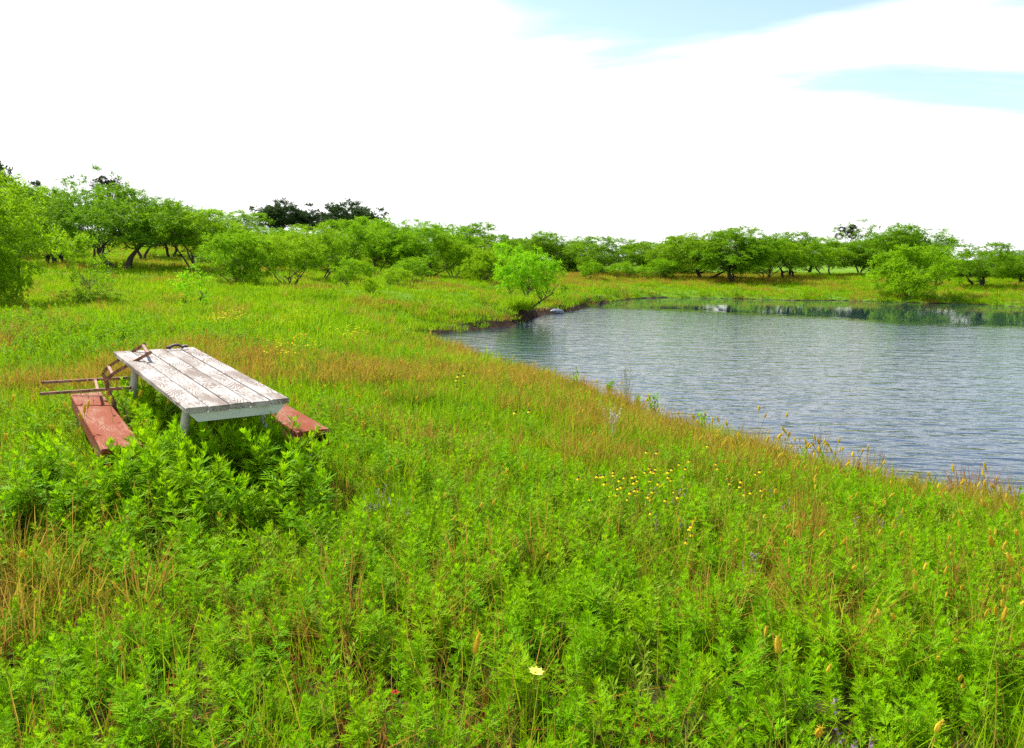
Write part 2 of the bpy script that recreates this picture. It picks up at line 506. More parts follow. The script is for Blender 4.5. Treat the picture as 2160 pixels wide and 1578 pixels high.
# trees: kind, label, prototype, base pixel (x, y or None), distance, crown width px, crown top px, turn
T = [
 ('mesquite_tree', 'bright feathery mesquite cut by the photo edge beside the picnic table meadow', 'm1', 15, 650, 20, 270, 372, .3),
 ('mesquite_tree', 'old dark mesquite with two leaning black trunks and a broken low limb', 'twin', 256, 566, 36, 270, 392, 0),
 ('mesquite_tree', 'tangled mesquite with bare dark lower branches beside the two-trunked tree', 'b2', 118, 560, 38, 230, 398, 1.2),
 ('mistletoe_tree', 'tall thin tree hung with round mistletoe balls above the other crowns', 'mist', 205, 556, 44, 130, 350, 0),
 ('mesquite_tree', 'vase-shaped light green mesquite with slender stems behind a knee-high sapling', 'm2', 412, 566, 38, 165, 428, 2.0),
 ('mesquite_tree', 'low rounded mesquite sweeping to the grass under the vase-shaped one', 'bush1', 500, 600, 33, 135, 488, .8),
 ('mesquite_tree', 'upright mesquite with many bare stems showing below two dark oaks', 'm3', 612, 606, 34, 115, 485, .2),
 ('mesquite_tree', 'slim mesquite forking from one short trunk beside the many-stemmed one', 'm4', 682, 592, 40, 105, 472, 1.5),
 ('mesquite_bush', 'small rounded mesquite bush with bare twiggy base in the open meadow', 'bush2', 742, 608, 35, 72, 540, 0),
 ('mesquite_tree', 'mesquite with paired thin trunks standing behind the small rounded bush', 'm2', 786, 582, 49, 115, 462, 4.0),
 ('mesquite_tree', 'broad many-trunked mesquite with dark fanning stems, tallest of the middle thicket', 'm3', 905, 585, 48, 175, 463, 2.4),
 ('mesquite_tree', 'mesquite with crooked low fork merging into the broad many-trunked one', 'm1', 955, 592, 46, 100, 500, 3.7),
 ('mesquite_tree', 'dome-shaped little mesquite just behind the bright tree on the bank', 'bush1', 1016, 594, 44, 86, 524, 2.9),
 ('mesquite_bush', 'pale flat-topped bush on two thin stems in the meadow', 'bush2', 834, 606, 36, 58, 562, 1.0),
 ('mesquite_bush', 'light airy bush leaning beside a grey stump-like shrub base', 'bush2', 872, 596, 40, 72, 538, 2.2),
 ('mesquite_bush', 'tiny round bush alone in the open grass, smallest of the meadow bushes', 'bush1', 783, 618, 31, 30, 585, 4.1),
 ('bank_tree', 'bright lime green tree leaning from the eroded pond bank', 'willow', 1112, 642, 33.5, 122, 515, 0),
 # second row behind the meadow
 ('mesquite_tree', 'mesquite crown filling the gap behind the vase-shaped one', 'b1', 470, None, 54, 130, 455, .4),
 ('mesquite_tree', 'leafy mesquite showing just under the first dark oak', 'm1', 560, None, 56, 130, 478, 2.6),
 ('mesquite_tree', 'mesquite with soft rounded top below the second dark oak', 'm4', 640, None, 58, 120, 474, 3.3),
 ('mesquite_tree', 'tall pale mesquite whose top overlaps the last dark oak', 'm2', 735, None, 58, 125, 457, 5.0),
 ('mesquite_tree', 'mesquite bridging the slim tree and the paired-trunk tree', 'b3', 830, None, 62, 130, 470, 1.1),
 ('mesquite_tree', 'round mesquite top rising behind the many-trunked tree', 'b1', 970, None, 64, 140, 472, 2.2),
 ('mesquite_tree', 'mesquite sloping down toward the bright bank tree', 'b2', 1045, None, 66, 130, 494, 3.9),
 ('mesquite_tree', 'mesquite crown peeking between bright edge tree and mistletoe tree', 'b3', 60, None, 47, 170, 398, 2.7),
 ('mesquite_tree', 'mesquite behind the two-trunked old tree, topped by small mistletoe lumps', 'mist', 300, None, 47, 150, 398, 2.1),
 ('mesquite_tree', 'mesquite thickening the row behind the broken low limb', 'b1', 365, None, 50, 140, 432, 4.4),
 ('mesquite_tree', 'mesquite between the low rounded one and the many-stemmed one, half hidden', 'm1', 560, None, 44, 120, 492, 3.1),
 ('mesquite_tree', 'mesquite behind the slim forked tree, filling the thicket', 'b1', 700, None, 48, 120, 488, 1.4),
 ('mesquite_tree', 'leafy mesquite wedged behind the pale flat-topped bush', 'm4', 845, None, 50, 110, 492, 2.0),
 ('mesquite_tree', 'mesquite hiding the trunk gap beside the dome-shaped little one', 'b3', 1000, None, 54, 110, 500, 5.2),
 ('mesquite_tree', 'far mesquite crown joining the thicket to the broad dome', 'b1', 1095, None, 72, 110, 505, .9),
 ('mesquite_tree', 'far mesquite closing the view behind the forked old tree', 'b2', 1225, None, 78, 130, 508, 3.6),
 ('mesquite_tree', 'far mesquite behind the spreading low-limbed one', 'b3', 1450, None, 78, 120, 498, .8),
 ('mesquite_tree', 'far mesquite seen through the thin crown with white sky gaps', 'b1', 1600, None, 80, 120, 503, 2.9),
 ('mesquite_tree', 'far mesquite between curved black trunk and airy neighbour', 'b3', 1705, None, 80, 110, 500, 4.7),
 ('mesquite_tree', 'far mesquite beyond the dam under the mistletoe spire', 'b1', 1870, None, 80, 130, 492, 1.6),
 ('mesquite_bush', 'drooping bush with shaded leaves under the edge mesquite by the meadow', 'bush1', -12, 655, 18.5, 130, 500, .5),
 ('mesquite_bush', 'undergrowth bush at the foot of the vase-shaped mesquite', 'bush1', 455, None, 47, 110, 529, 1.0),
 ('mesquite_bush', 'undergrowth bush between low rounded and many-stemmed mesquites', 'bush1', 545, None, 49, 110, 534, 2.0),
 ('mesquite_bush', 'undergrowth bush in the gap beside the slim forked mesquite', 'bush1', 650, None, 50, 100, 531, 3.0),
 ('mesquite_bush', 'undergrowth bush among the dark fanning stems', 'bush1', 870, None, 56, 100, 539, 1.5),
 ('mesquite_bush', 'undergrowth bush half hidden by the bright bank tree', 'bush1', 1060, None, 60, 90, 544, 3.5),
 ('mesquite_bush', 'undergrowth bush between the broad dome and forked old mesquite', 'bush1', 1210, None, 72, 100, 544, 4.5),
 ('mesquite_bush', 'undergrowth bush behind the low dark limbs beyond the pond', 'bush1', 1430, None, 72, 110, 544, 0.7),
 ('mesquite_bush', 'undergrowth bush behind the thin sky-gapped crown', 'bush1', 1590, None, 72, 110, 551, 2.7),
 ('mesquite_bush', 'undergrowth bush below the tallest mesquite on the dam', 'bush1', 1880, None, 74, 120, 544, 5.7),
 ('mesquite_bush', 'undergrowth bush between the waterside bush and flat-topped mesquite', 'bush1', 2010, None, 66, 120, 549, 0.2),
 ('mesquite_bush', 'undergrowth bush under the mesquite at the far photo edge', 'bush1', 2120, None, 64, 110, 557, 1.2),
 # dark oaks on the rise
 ('oak_tree', 'dark live oak with pointed top, first of the hilltop oaks', 'oak1', 598, None, 88, 100, 424, .3),
 ('oak_tree', 'narrow dark live oak between the pointed oak and the wide one', 'oak2', 650, None, 90, 72, 430, 1.9),
 ('oak_tree', 'widest dark live oak on the rise, its dome highest of the four', 'oak1', 738, None, 88, 120, 424, 3.0),
 ('oak_tree', 'low dark live oak sloping off at the end of the hilltop oaks', 'oak2', 795, None, 92, 60, 458, 4.2),
 ('oak_tree', 'sparse thin-leaved oak standing before the dark hilltop oaks', 'm2', 530, None, 84, 85, 444, 2.2),
 ('oak_tree', 'dark oak tip jutting above the bright mesquite at the photo edge', 'oak1', -5, None, 72, 110, 345, 1.1),
 ('oak_tree', 'low dark oak crown over the edge mesquite, nearer the mistletoe tree', 'oak2', 82, None, 74, 90, 384, 2.6),
 # around and beyond the bank tree
 ('mesquite_tree', 'broad mesquite dome rising behind the bright bank tree', 'b1', 1165, 576, 72, 150, 492, 1.0),
 ('mesquite_tree', 'old mesquite with a forked dark trunk in the rust-coloured grass', 'b2', 1277, 580, 67, 165, 499, .2),
 ('mesquite_tree', 'mesquite tucked between the forked old one and the sky gap', 'b3', 1352, None, 76, 110, 510, 2.8),
 ('mesquite_tree', 'thin see-through mesquite top at the low gap in the treeline', 'm2', 1396, None, 73, 60, 508, 4.9),
 ('mesquite_bush', 'scrubby light bush in rust grass below the forked old mesquite', 'bush2', 1243, 592, 60, 48, 548, .6),
 ('mesquite_bush', 'small green bush right under the forked trunk beside rust grass', 'bush2', 1316, 588, 62, 50, 550, 3.0),
 ('mesquite_bush', 'leafy low bush filling the gap before the spreading mesquite', 'bush1', 1385, 590, 62, 80, 545, 1.7),
 # beyond the pond
 ('mesquite_tree', 'spreading mesquite with low dark limbs, first of the row beyond the pond', 'b1', 1482, 590, 64, 190, 482, 2.2),
 ('mesquite_tree', 'mesquite whose single trunk reaches lowest toward the far water edge', 'b3', 1553, 598, 60, 140, 488, .9),
 ('mesquite_tree', 'dark-stemmed mesquite with thin crown showing white sky through it', 'm3', 1618, 592, 63, 115, 501, 1.3),
 ('mesquite_tree', 'mesquite with a curved black trunk and wide open branches', 'b2', 1662, 587, 65, 140, 489, 3.1),
 ('mesquite_tree', 'airy mesquite between the curved black trunk and the mistletoe spire', 'm4', 1745, 582, 68, 115, 500, 2.4),
 ('mistletoe_tree', 'tall spindly tree with mistletoe tufts poking over the far row', 'mist', 1812, None, 74, 100, 462, 1.2),
 ('mesquite_tree', 'dense rounded mesquite on the grassy dam below the spindly tree', 'b3', 1830, 582, 68, 140, 500, 4.0),
 ('mesquite_tree', 'tallest full mesquite on the dam behind the waterside bush', 'b1', 1925, 582, 68, 160, 476, .5),
 ('mesquite_bush', 'bright leafy bush drooping over the far water edge', 'bush1', 1928, 630, 46.5, 150, 516, 3.3),
 ('mesquite_tree', 'flat-topped mesquite with pale crossing stems next to the waterside bush', 'b2', 2065, 606, 52, 165, 512, 1.8),
 ('mesquite_tree', 'mesquite fading out at the photo edge over the far bank', 'b3', 2165, 600, 56, 120, 528, .7),
 ('mesquite_tree', 'mesquite behind the flat-topped one, showing only its thin top', 'm1', 2105, None, 66, 120, 530, 2.2),
]
hill_spots = [(1095, 210, 62, 504), (1118, 230, 40, 499), (1138, 225, 50, 503), (1075, 215, 40, 500), (1420, 190, 46, 516)]

ctrl = []                                                     # x, y, z of known ground
for k in T:
    if k[4] is not None:
        ctrl.append(at(k[3], k[4], k[5]))
for px_, yw_, yt_ in ((905, 706, 692), (940, 701, 688), (985, 696, 676), (1040, 691, 668), (1085, 681, 652), (1130, 666, 650), (1180, 659, 645), (1230, 647, 636), (1285, 638, 627)):
    ctrl.append(at(px_, yt_, on_z(px_, yw_, WATER)[1] + .6))
ctrl += [np.array(p) for p in [
    (0, 0, 0), (-2, 2, 0), (2, 2, -.05), (-4, 4, .02), (0, 4, -.08), (2.5, 4, -.22), (4.5, 5, -.42), (-1.8, 5.3, .0), (-3.3, 7.4, .13), (-5, 6, .1),
    (-6, 9, .2), (0, 8, -.2), (2.4, 8, -.38), (5, 7, -.55), (0, 12, -.30), (-3, 12, .03), (-8, 14, .42), (-12, 17, .62), (-4, 18, .08), (-1.5, 18, -.3),
    (-8, 24, .42), (-4, -4, .1), (5, -5, -.4), (12, 2, -.6), (25, 4, -.5), (-15, 5, .3), (-30, 20, 1.0), (-4, 24, -.02),
    (-20, 50, 1.8), (-40, 50, 2.3), (-22, 70, 3.0), (-44, 72, 3.4), (-22, 90, 4.3), (-40, 90, 4.6), (-8, 80, 1.8), (0, 90, 1.2),
    (10, 85, .6), (20, 90, .4), (40, 90, .3), (60, 60, .1), (48, 45, -.3), (60, 30, -.3), (50, 10, -.4), (35, 75, .2)]]
ctrl = np.array(ctrl)


def _phi(r):
    return np.where(r > 1e-6, r * r * np.log(r + 1e-9), 0.0)


_n = len(ctrl)
_A = np.zeros((_n + 3, _n + 3))
_A[:_n, :_n] = _phi(np.hypot(ctrl[:, None, 0] - ctrl[None, :, 0], ctrl[:, None, 1] - ctrl[None, :, 1])) + np.eye(_n) * 1.0
_A[:_n, _n], _A[:_n, _n + 1], _A[:_n, _n + 2] = 1, ctrl[:, 0], ctrl[:, 1]
_A[_n:, :_n] = _A[:_n, _n:].T
_wt = np.linalg.solve(_A, np.concatenate([ctrl[:, 2], np.zeros(3)]))


def base_z(x, y):
    xc, yc = np.clip(x, -50, 62), np.clip(y, -6, 92)
    z = _wt[_n] + _wt[_n + 1] * xc + _wt[_n + 2] * yc
    for i in range(_n):
        z = z + _wt[i] * _phi(np.hypot(xc - ctrl[i, 0], yc - ctrl[i, 1]))
    return z


def ground_z(x, y):
    shp = np.shape(x)
    x, y = np.ravel(np.asarray(x, float)), np.ravel(np.asarray(y, float))
    z = base_z(x, y)
    z = z + (vnoise(x, y, 2.3, 1) - .5) * .10 + (vnoise(x, y, .8, 2) - .5) * .05
    dist = np.hypot(x, y)
    z = z + sstep(95, 260, dist) * (0.1 + 5.5 * sstep(.12, -.5, x / (dist + 1))) * (0.6 + 0.8 * vnoise(x, y, 120, 4))
    z = np.maximum(z, WATER + .16)
    sd, w = pond_sd(x, y)
    steep = sstep(1.2, .5, w)
    sdn = sd + steep * (vnoise(x, y, 1.1, 5) - .5) * .9 + steep * (vnoise(x, y, .35, 6) - .5) * .25 + (vnoise(x, y, .9, 8) - .5) * .25
    t = np.clip(sdn / w, 0, 1)
    prof = np.where(w < 1.0, sstep(0, 1, t) ** .7, 1 - (1 - t) ** 1.6)
    land = WATER + .01 + (z - WATER) * prof
    bed = WATER - .03 - .8 * sstep(0, 4, -sdn)
    return np.where(sdn > 0, land, bed).reshape(shp)


def gz(x, y):
    return float(ground_z(np.array([x]), np.array([y]))[0])


def axis(lo, hi, step, out_lo, out_hi):
    a = list(np.arange(lo, hi + step / 2, step))
    s, v = step, a[-1]
    while v < out_hi:
        s *= 1.06
        v += s
        a.append(v)
    s, v = step, a[0]
    while v > out_lo:
        s *= 1.10
        v -= s
        a.insert(0, v)
    return np.array(a)


ax_, ay_ = axis(-22, 34, .2, -3000, 3000), axis(0, 52, .2, -600, 4000)
gx, gy = np.meshgrid(ax_, ay_)
gzv = ground_z(gx, gy)
nx, ny = len(ax_), len(ay_)
ii = np.arange(nx * ny).reshape(ny, nx)
gm = MB()
sd_g, w_g = (a.reshape(gx.shape) for a in pond_sd(gx, gy))
# bare eroded earth on the cut bank
bare = sstep(1.2, .5, w_g) * sstep(1.25, .45, sd_g) * (np.abs(np.gradient(gzv, axis=0)) + np.abs(np.gradient(gzv, axis=1)) > .055)
bare = np.maximum(bare.ravel(), (sd_g.ravel() < 0.12) * 1.0)
gm.add(np.stack([gx, gy, gzv], -1).reshape(-1, 3),
       np.stack([ii[:-1, :-1], ii[:-1, 1:], ii[1:, 1:], ii[1:, :-1]], -1).reshape(-1, 4), tint=bare)


def ground_mat():
    m, t, out = new_mat('meadow_ground')
    ge = t.nodes.new('ShaderNodeNewGeometry')
    pos = ge.outputs['Position']
    a = t.nodes.new('ShaderNodeAttribute')
    a.attribute_name = 'tint'
    n1 = noise(t, pos, .35, 3.0, .6)
    n2 = noise(t, pos, 3.0, 4.0, .6)
    n3 = noise(t, pos, .12, 3.0, .55)
    cd_ = t.nodes.new('ShaderNodeSeparateXYZ')
    t.links.new(pos, cd_.inputs[0])
    shaded_litter = mixc(t, n2, (0.020, 0.022, 0.004), (0.055, 0.045, 0.014))  # litter brown, darkened so the shade between near weeds is in the colour
    turf = mixc(t, n2, (0.05, 0.13, 0.003), (0.13, 0.25, 0.005))
    green = mixc(t, smooth_node(t, math_node(t, 'ADD', cd_.outputs[1], math_node(t, 'MULTIPLY', n1, 4.0)), 7.0, 13.0), shaded_litter, turf)
    c = mixc(t, math_node(t, 'MULTIPLY', smooth_node(t, n1, .56, .74), .6), green, (0.26, 0.17, 0.03))
    c = mixc(t, math_node(t, 'MULTIPLY', smooth_node(t, n3, .56, .70), .5), c, (0.30, 0.30, 0.02))
    soil = mixc(t, n2, (0.016, 0.010, 0.005), (0.075, 0.042, 0.022))
    c = mixc(t, a.outputs['Fac'], c, soil)
    p = t.nodes.new('ShaderNodeBsdfPrincipled')
    p.inputs['Roughness'].default_value = .95
    p.inputs['Specular IOR Level'].default_value = .1
    t.links.new(c, p.inputs['Base Color'])
    bp = t.nodes.new('ShaderNodeBump')
    bp.inputs['Strength'].default_value = .8
    bp.inputs['Distance'].default_value = .06
    t.links.new(noise(t, pos, 9.0, 5.0, .7), bp.inputs['Height'])
    t.links.new(bp.outputs[0], p.inputs['Normal'])
    t.links.new(p.outputs[0], out.inputs[0])
    return m


ground = link('ground', gm.mesh('ground', ground_mat(), smooth=True))
tag(ground, 'grassy meadow ground sloping gently down to the pond', 'ground', kind='structure')


def water_mat():
    m, t, out = new_mat('pond_water')
    ge = t.nodes.new('ShaderNodeNewGeometry')
    pos = ge.outputs['Position']
    sp = t.nodes.new('ShaderNodeSeparateXYZ')
    t.links.new(pos, sp.inputs[0])
    q = math_node(t, 'ADD', math_node(t, 'MULTIPLY', sp.outputs[0], .68), math_node(t, 'MULTIPLY', sp.outputs[1], .73))
    q = math_node(t, 'ADD', q, math_node(t, 'MULTIPLY', math_node(t, 'SUBTRACT', noise(t, pos, .25, 2.0, .5), .5), 3.0))
    wind = smooth_node(t, q, 34.4, 31.2)                         # lee of the far bank stays calm
    wind = math_node(t, 'ADD', math_node(t, 'MULTIPLY', wind, .97), .03)
    rp = t.nodes.new('ShaderNodeMapping')
    rp.inputs['Rotation'].default_value = (0, 0, .12)
    t.links.new(pos, rp.inputs[0])
    w1 = noise(t, rp.outputs[0], 1.0, 2.0, .5, scl=(1.5, 3.9, 1))
    w2 = noise(t, rp.outputs[0], 1.0, 3.0, .6, scl=(3.8, 10.0, 1))
    w3 = noise(t, rp.outputs[0], 1.0, 2.0, .5, scl=(.35, .8, 1))
    h = math_node(t, 'ADD', math_node(t, 'MULTIPLY', w1, .70), math_node(t, 'MULTIPLY', w2, .16))
    h = math_node(t, 'ADD', h, math_node(t, 'MULTIPLY', w3, .3))
    h = math_node(t, 'MULTIPLY', h, wind)
    bp = t.nodes.new('ShaderNodeBump')
    bp.inputs['Strength'].default_value = 1.0
    bp.inputs['Distance'].default_value = .052
    t.links.new(h, bp.inputs['Height'])
    p = t.nodes.new('ShaderNodeBsdfPrincipled')
    p.inputs['Base Color'].default_value = (0.011, 0.024, 0.038, 1)
    p.inputs['Roughness'].default_value = .04
    p.inputs['IOR'].default_value = 1.55
    t.links.new(bp.outputs[0], p.inputs['Normal'])
    t.links.new(p.outputs[0], out.inputs[0])
    return m


wm = MB()
wx, wy = np.meshgrid(np.linspace(-8, 48, 29), np.linspace(4, 56, 27))
wi = np.arange(wx.size).reshape(wx.shape)
wm.add(np.stack([wx, wy, np.full_like(wx, WATER)], -1).reshape(-1, 3), np.stack([wi[:-1, :-1], wi[:-1, 1:], wi[1:, 1:], wi[1:, :-1]], -1).reshape(-1, 4))
water = link('pond_water', wm.mesh('pond_water', water_mat()))
tag(water, 'rippled blue pond water reflecting sky and far trees', 'pond', kind='structure')


# ------------------------------------------------------------------ trees
def unit(v):
    return v / (np.linalg.norm(v) + 1e-9)


def build_tree(seed, H, R, stems, lean, trunk_r, low, leafL, leafW, nclump, perclump, clump_r, droop=.3, cz=.6, rz=.45, twist=.25,
               forks=(7, 5), flat=.7, lump=.35, nlobe=20, lobe_r=.40):
    """Skeleton grown inside a lumpy crown envelope; returns (trunk MB, crown MB)."""
    r = np.random.default_rng(seed)
    tm, cm = MB(), MB()
    ctr = np.array([0, 0, H * cz])
    rad = np.array([R, R, H * rz])
    lobes = [(unit(r.normal(size=3)), r.uniform(.4, 1)) for _ in range(9)]

    def env(p):
        q = (p - ctr) / rad
        d = np.linalg.norm(q)
        u = q / (d + 1e-9)
        e = 1 - lump + lump * sum(w * max(0, u @ l) ** 6 for l, w in lobes) * 1.6
        return d / max(e, .45)
    tips = []

    def branch(p, d, L, ra, lvl):
        n = 5 if lvl < 2 else 4
        pts, rr = [p], [ra]
        for i in range(n):
            up = np.array([0, 0, 1.0])
            d = unit(d + r.normal(size=3) * twist * (1 + .3 * lvl) + up * (.10 if lvl < 1 else .05) - up * droop * .12 * lvl * (i / n))
            p = p + d * L / n
            pts.append(p)
            rr.append(ra * (1 - .75 * (i + 1) / n))
            if lvl > 0 and env(p) > 1.05:
                break
        if lvl < 3:
            tm.tube(np.array(pts), np.array(rr), 6 if lvl == 0 else (5 if lvl == 1 else 3))
        if lvl < 2:
            for k in range(forks[lvl]):
                t = r.uniform(low if lvl == 0 else .25, 1) * (len(pts) - 1)
                i = min(int(t), len(pts) - 2)
                q = pts[i] + (pts[i + 1] - pts[i]) * (t - i)
                a = r.uniform(0, 2 * np.pi)
                out = np.array([np.cos(a), np.sin(a), r.uniform(-.15, .7)])
                branch(q, unit(d * .7 + out * 1.0), L * r.uniform(.45, .75), max(rr[i] * .55, .006), lvl + 1)
        if lvl >= 1:
            for t in r.uniform(.35, 1, 3 if lvl == 1 else 4):
                i = min(int(t * (len(pts) - 1)), len(pts) - 2)
                tips.append(pts[i] + (pts[i + 1] - pts[i]) * (t * (len(pts) - 1) - i))
    for s in range(stems):
        a = 2 * np.pi * (s + r.uniform(-.2, .2)) / stems
        ln = lean * r.uniform(.6, 1.2)
        branch(np.array([np.cos(a), np.sin(a), 0]) * trunk_r * (1.2 if stems > 1 else 0) - np.array([0, 0, .15]),
               unit(np.array([np.cos(a) * ln, np.sin(a) * ln, 1])), H * r.uniform(.5, .68), trunk_r * (1 if stems == 1 else .75), 0)
    tips = np.array(tips)
    ok_ = np.array([env(p_) < 1.12 and p_[2] > H * (cz - rz * .72) for p_ in tips])
    cand = tips[ok_] if ok_.sum() > nlobe else tips
    # a few shell points keep the outline full; lobes are spread over the branch ends
    shell = []
    while len(shell) < nlobe * 3:
        q = unit(r.normal(size=3)) * r.uniform(.6, .92)
        p = ctr + q * rad
        if env(p) < 1.0 and p[2] > H * (cz - rz * .54):
            shell.append(p)
    cand = np.vstack([cand, shell])
    lob = [cand[np.argmax(cand[:, 2])]]
    dmin = np.linalg.norm(cand - lob[0], axis=1)
    for _ in range(nlobe - 1):
        k_ = int(np.argmax(dmin * r.uniform(.7, 1, len(dmin))))
        lob.append(cand[k_])
        dmin = np.minimum(dmin, np.linalg.norm(cand - cand[k_], axis=1))
    lob = np.array(lob)
    lr = R * lobe_r * r.uniform(.55, 1.4, nlobe)
    li = r.choice(nlobe, nclump, p=lr ** 2 / (lr ** 2).sum())
    q = r.normal(size=(nclump, 3))
    q /= np.linalg.norm(q, axis=1, keepdims=True)
    q *= (r.uniform(.15, 1, nclump) ** .45)[:, None]
    q[:, 2] = np.where(q[:, 2] < -.35, -q[:, 2], q[:, 2])
    cl = lob[li] + q * lr[li][:, None] * np.array([1, 1, .8])
    ct = np.clip(r.uniform(0, 1, nlobe)[li] * .45 + r.uniform(0, .55, nclump), 0, 1)
    # sprays: arching twigs set with leaflets
    n = len(cl) * perclump
    ntw = 7
    tw = r.normal(size=(len(cl), ntw, 3)) + (cl - ctr)[:, None, :] / R * .8
    tw[:, :, 2] -= droop * .6
    tw /= np.linalg.norm(tw, axis=2, keepdims=True)
    ci = np.repeat(np.arange(len(cl)), perclump)
    td = tw[ci, r.integers(0, ntw, n)]
    u = r.uniform(.05, 1, n)
    P = cl[ci] + td * (u * clump_r)[:, None] + r.normal(size=(n, 3)) * clump_r * .07
    P[:, 2] -= droop * clump_r * u * u * .6
    P[:, 2] = np.maximum(P[:, 2], .05 * H)
    D = td + r.normal(size=(n, 3)) * .55
    D[:, 2] -= droop * u
    D /= np.linalg.norm(D, axis=1, keepdims=True)
    S = np.cross(D, r.normal(size=(n, 3)))
    S /= np.linalg.norm(S, axis=1, keepdims=True)
    tint = np.clip(np.repeat(ct, perclump) * .8 + r.uniform(0, .3, n) - .05, 0, 1)
    cm.leaves(P, D, S, leafL * r.uniform(.6, 1.3, n), leafW * r.uniform(.7, 1.3, n), tint)
    return tm, cm, tips


def proto(name, mats, mist=0, **kw):
    tm, cm, tips = build_tree(**kw)
    v = np.vstack(cm.v)
    ext = (np.percentile(v[:, :2], 98.5, 0) - np.percentile(v[:, :2], 1.5, 0)).mean()
    d = {'trunk': tm.mesh(name + '_trunk', mats[0], smooth=True), 'crown': cm.mesh(name + '_crown', mats[1]),
         'w': ext, 'h': np.percentile(v[:, 2], 99.6), 'mist': []}
    r = np.random.default_rng(kw['seed'] + 50)
    if mist:
        order = np.argsort(-tips[:, 2])[:60]
        for k in range(mist):
            c = tips[order[r.integers(0, 60)]] + r.normal(size=3) * .1
            mb = MB()
            n = 420
            q = r.normal(size=(n, 3))
            q /= np.linalg.norm(q, axis=1, keepdims=True)
            rr = r.uniform(.18, .34)
            P = q * (r.uniform(.2, 1, n) ** .5)[:, None] * rr
            S = np.cross(q, r.normal(size=(n, 3)))
            S /= np.linalg.norm(S, axis=1, keepdims=True)
            mb.leaves(P, q, S, .08, .04, r.uniform(0, 1, n))
            d['mist'].append((mb.mesh('mistletoe', M['mistle']), c))
    return d


mq, md, ok = (M['bark'], M['mesq']), (M['bark_dark'], M['mesq_dark']), (M['bark_dark'], M['oak'])
PR = {
 'm1': proto('mesquite_a', mq, seed=11, H=3.4, R=1.6, stems=3, lean=.55, trunk_r=.07, low=.35, leafL=.11, leafW=.026, nclump=255, perclump=117, clump_r=0.30),
 'm2': proto('mesquite_b', mq, seed=12, H=3.4, R=1.25, stems=4, lean=.40, trunk_r=.05, low=.4, leafL=.10, leafW=.024, nclump=224, perclump=110, clump_r=0.28, cz=.63, rz=.39),
 'm3': proto('mesquite_c', mq, seed=13, H=3.4, R=1.4, stems=6, lean=.45, trunk_r=.05, low=.4, leafL=.10, leafW=.024, nclump=232, perclump=106, clump_r=0.30, cz=.63, rz=.40, forks=(5, 5)),
 'm4': proto('mesquite_d', mq, seed=14, H=3.4, R=1.2, stems=2, lean=.45, trunk_r=.065, low=.3, leafL=.10, leafW=.024, nclump=217, perclump=110, clump_r=0.28, cz=.63, rz=.40),
 'b1': proto('old_mesquite_a', md, seed=21, H=3.8, R=2.1, stems=2, lean=.8, trunk_r=.13, low=.3, leafL=.12, leafW=.03, nclump=325, perclump=117, clump_r=0.34, cz=.58, rz=.44),
 'b2': proto('old_mesquite_b', md, seed=22, H=3.6, R=2.0, stems=3, lean=.75, trunk_r=.12, low=.3, leafL=.12, leafW=.03, nclump=255, perclump=110, clump_r=0.32, cz=.62, rz=.40, twist=.35),
 'b3': proto('old_mesquite_c', md, seed=23, H=3.7, R=1.7, stems=1, lean=.2, trunk_r=.14, low=.25, leafL=.12, leafW=.03, nclump=310, perclump=114, clump_r=0.33, cz=.58, rz=.45, forks=(10, 6)),
 'twin': proto('twin_mesquite', md, seed=25, H=3.7, R=2.6, stems=2, lean=.55, trunk_r=.17, low=.45, leafL=.12, leafW=.03, nclump=333, perclump=114, clump_r=0.34, cz=.66, rz=.34, twist=.3),
 'bush1': proto('mesquite_bush_a', mq, seed=31, H=2.2, R=1.3, stems=4, lean=.8, trunk_r=.04, low=.15, leafL=.10, leafW=.024, nclump=232, perclump=102, clump_r=0.26, cz=.52, rz=.48),
 'bush2': proto('mesquite_bush_b', mq, seed=32, H=1.3, R=.65, stems=3, lean=.6, trunk_r=.025, low=.3, leafL=.07, leafW=.018, nclump=93, perclump=87, clump_r=0.18, cz=.62, rz=.38),
 'willow': proto('bank_tree', (M['bark'], M['willow']), seed=43, H=2.5, R=1.35, stems=4, lean=.5, trunk_r=.075, low=.35, leafL=.11, leafW=.022, nclump=200, perclump=98, clump_r=0.24, cz=.60, rz=.42, droop=.5),
 'oak1': proto('oak_a', ok, seed=51, H=5.0, R=2.6, stems=1, lean=.1, trunk_r=.2, low=.2, leafL=.16, leafW=.08, nclump=325, perclump=87, clump_r=0.40, cz=.55, rz=.46, droop=0, forks=(10, 6)),
 'oak2': proto('oak_b', ok, seed=52, H=4.6, R=2.0, stems=1, lean=.1, trunk_r=.18, low=.2, leafL=.16, leafW=.08, nclump=232, perclump=87, clump_r=0.40, cz=.55, rz=.46, droop=0, forks=(9, 6)),
 'mist': proto('mistletoe_tree', md, mist=7, seed=61, H=4.2, R=1.5, stems=2, lean=.25, trunk_r=.09, low=.4, leafL=.10, leafW=.026, nclump=100, perclump=83, clump_r=0.22, cz=.68, rz=.32),
 'sapling': proto('sapling', (M['bark'], M['willow']), seed=71, H=1.0, R=.42, stems=2, lean=.5, trunk_r=.014, low=.3, leafL=.065, leafW=.022, nclump=46, perclump=34, clump_r=0.12, cz=.7, rz=.3),
 'shrub': proto('sparse_shrub', mq, seed=72, H=1.6, R=.8, stems=5, lean=.7, trunk_r=.018, low=.3, leafL=.06, leafW=.018, nclump=69, perclump=49, clump_r=0.18, cz=.6, rz=.4),
}


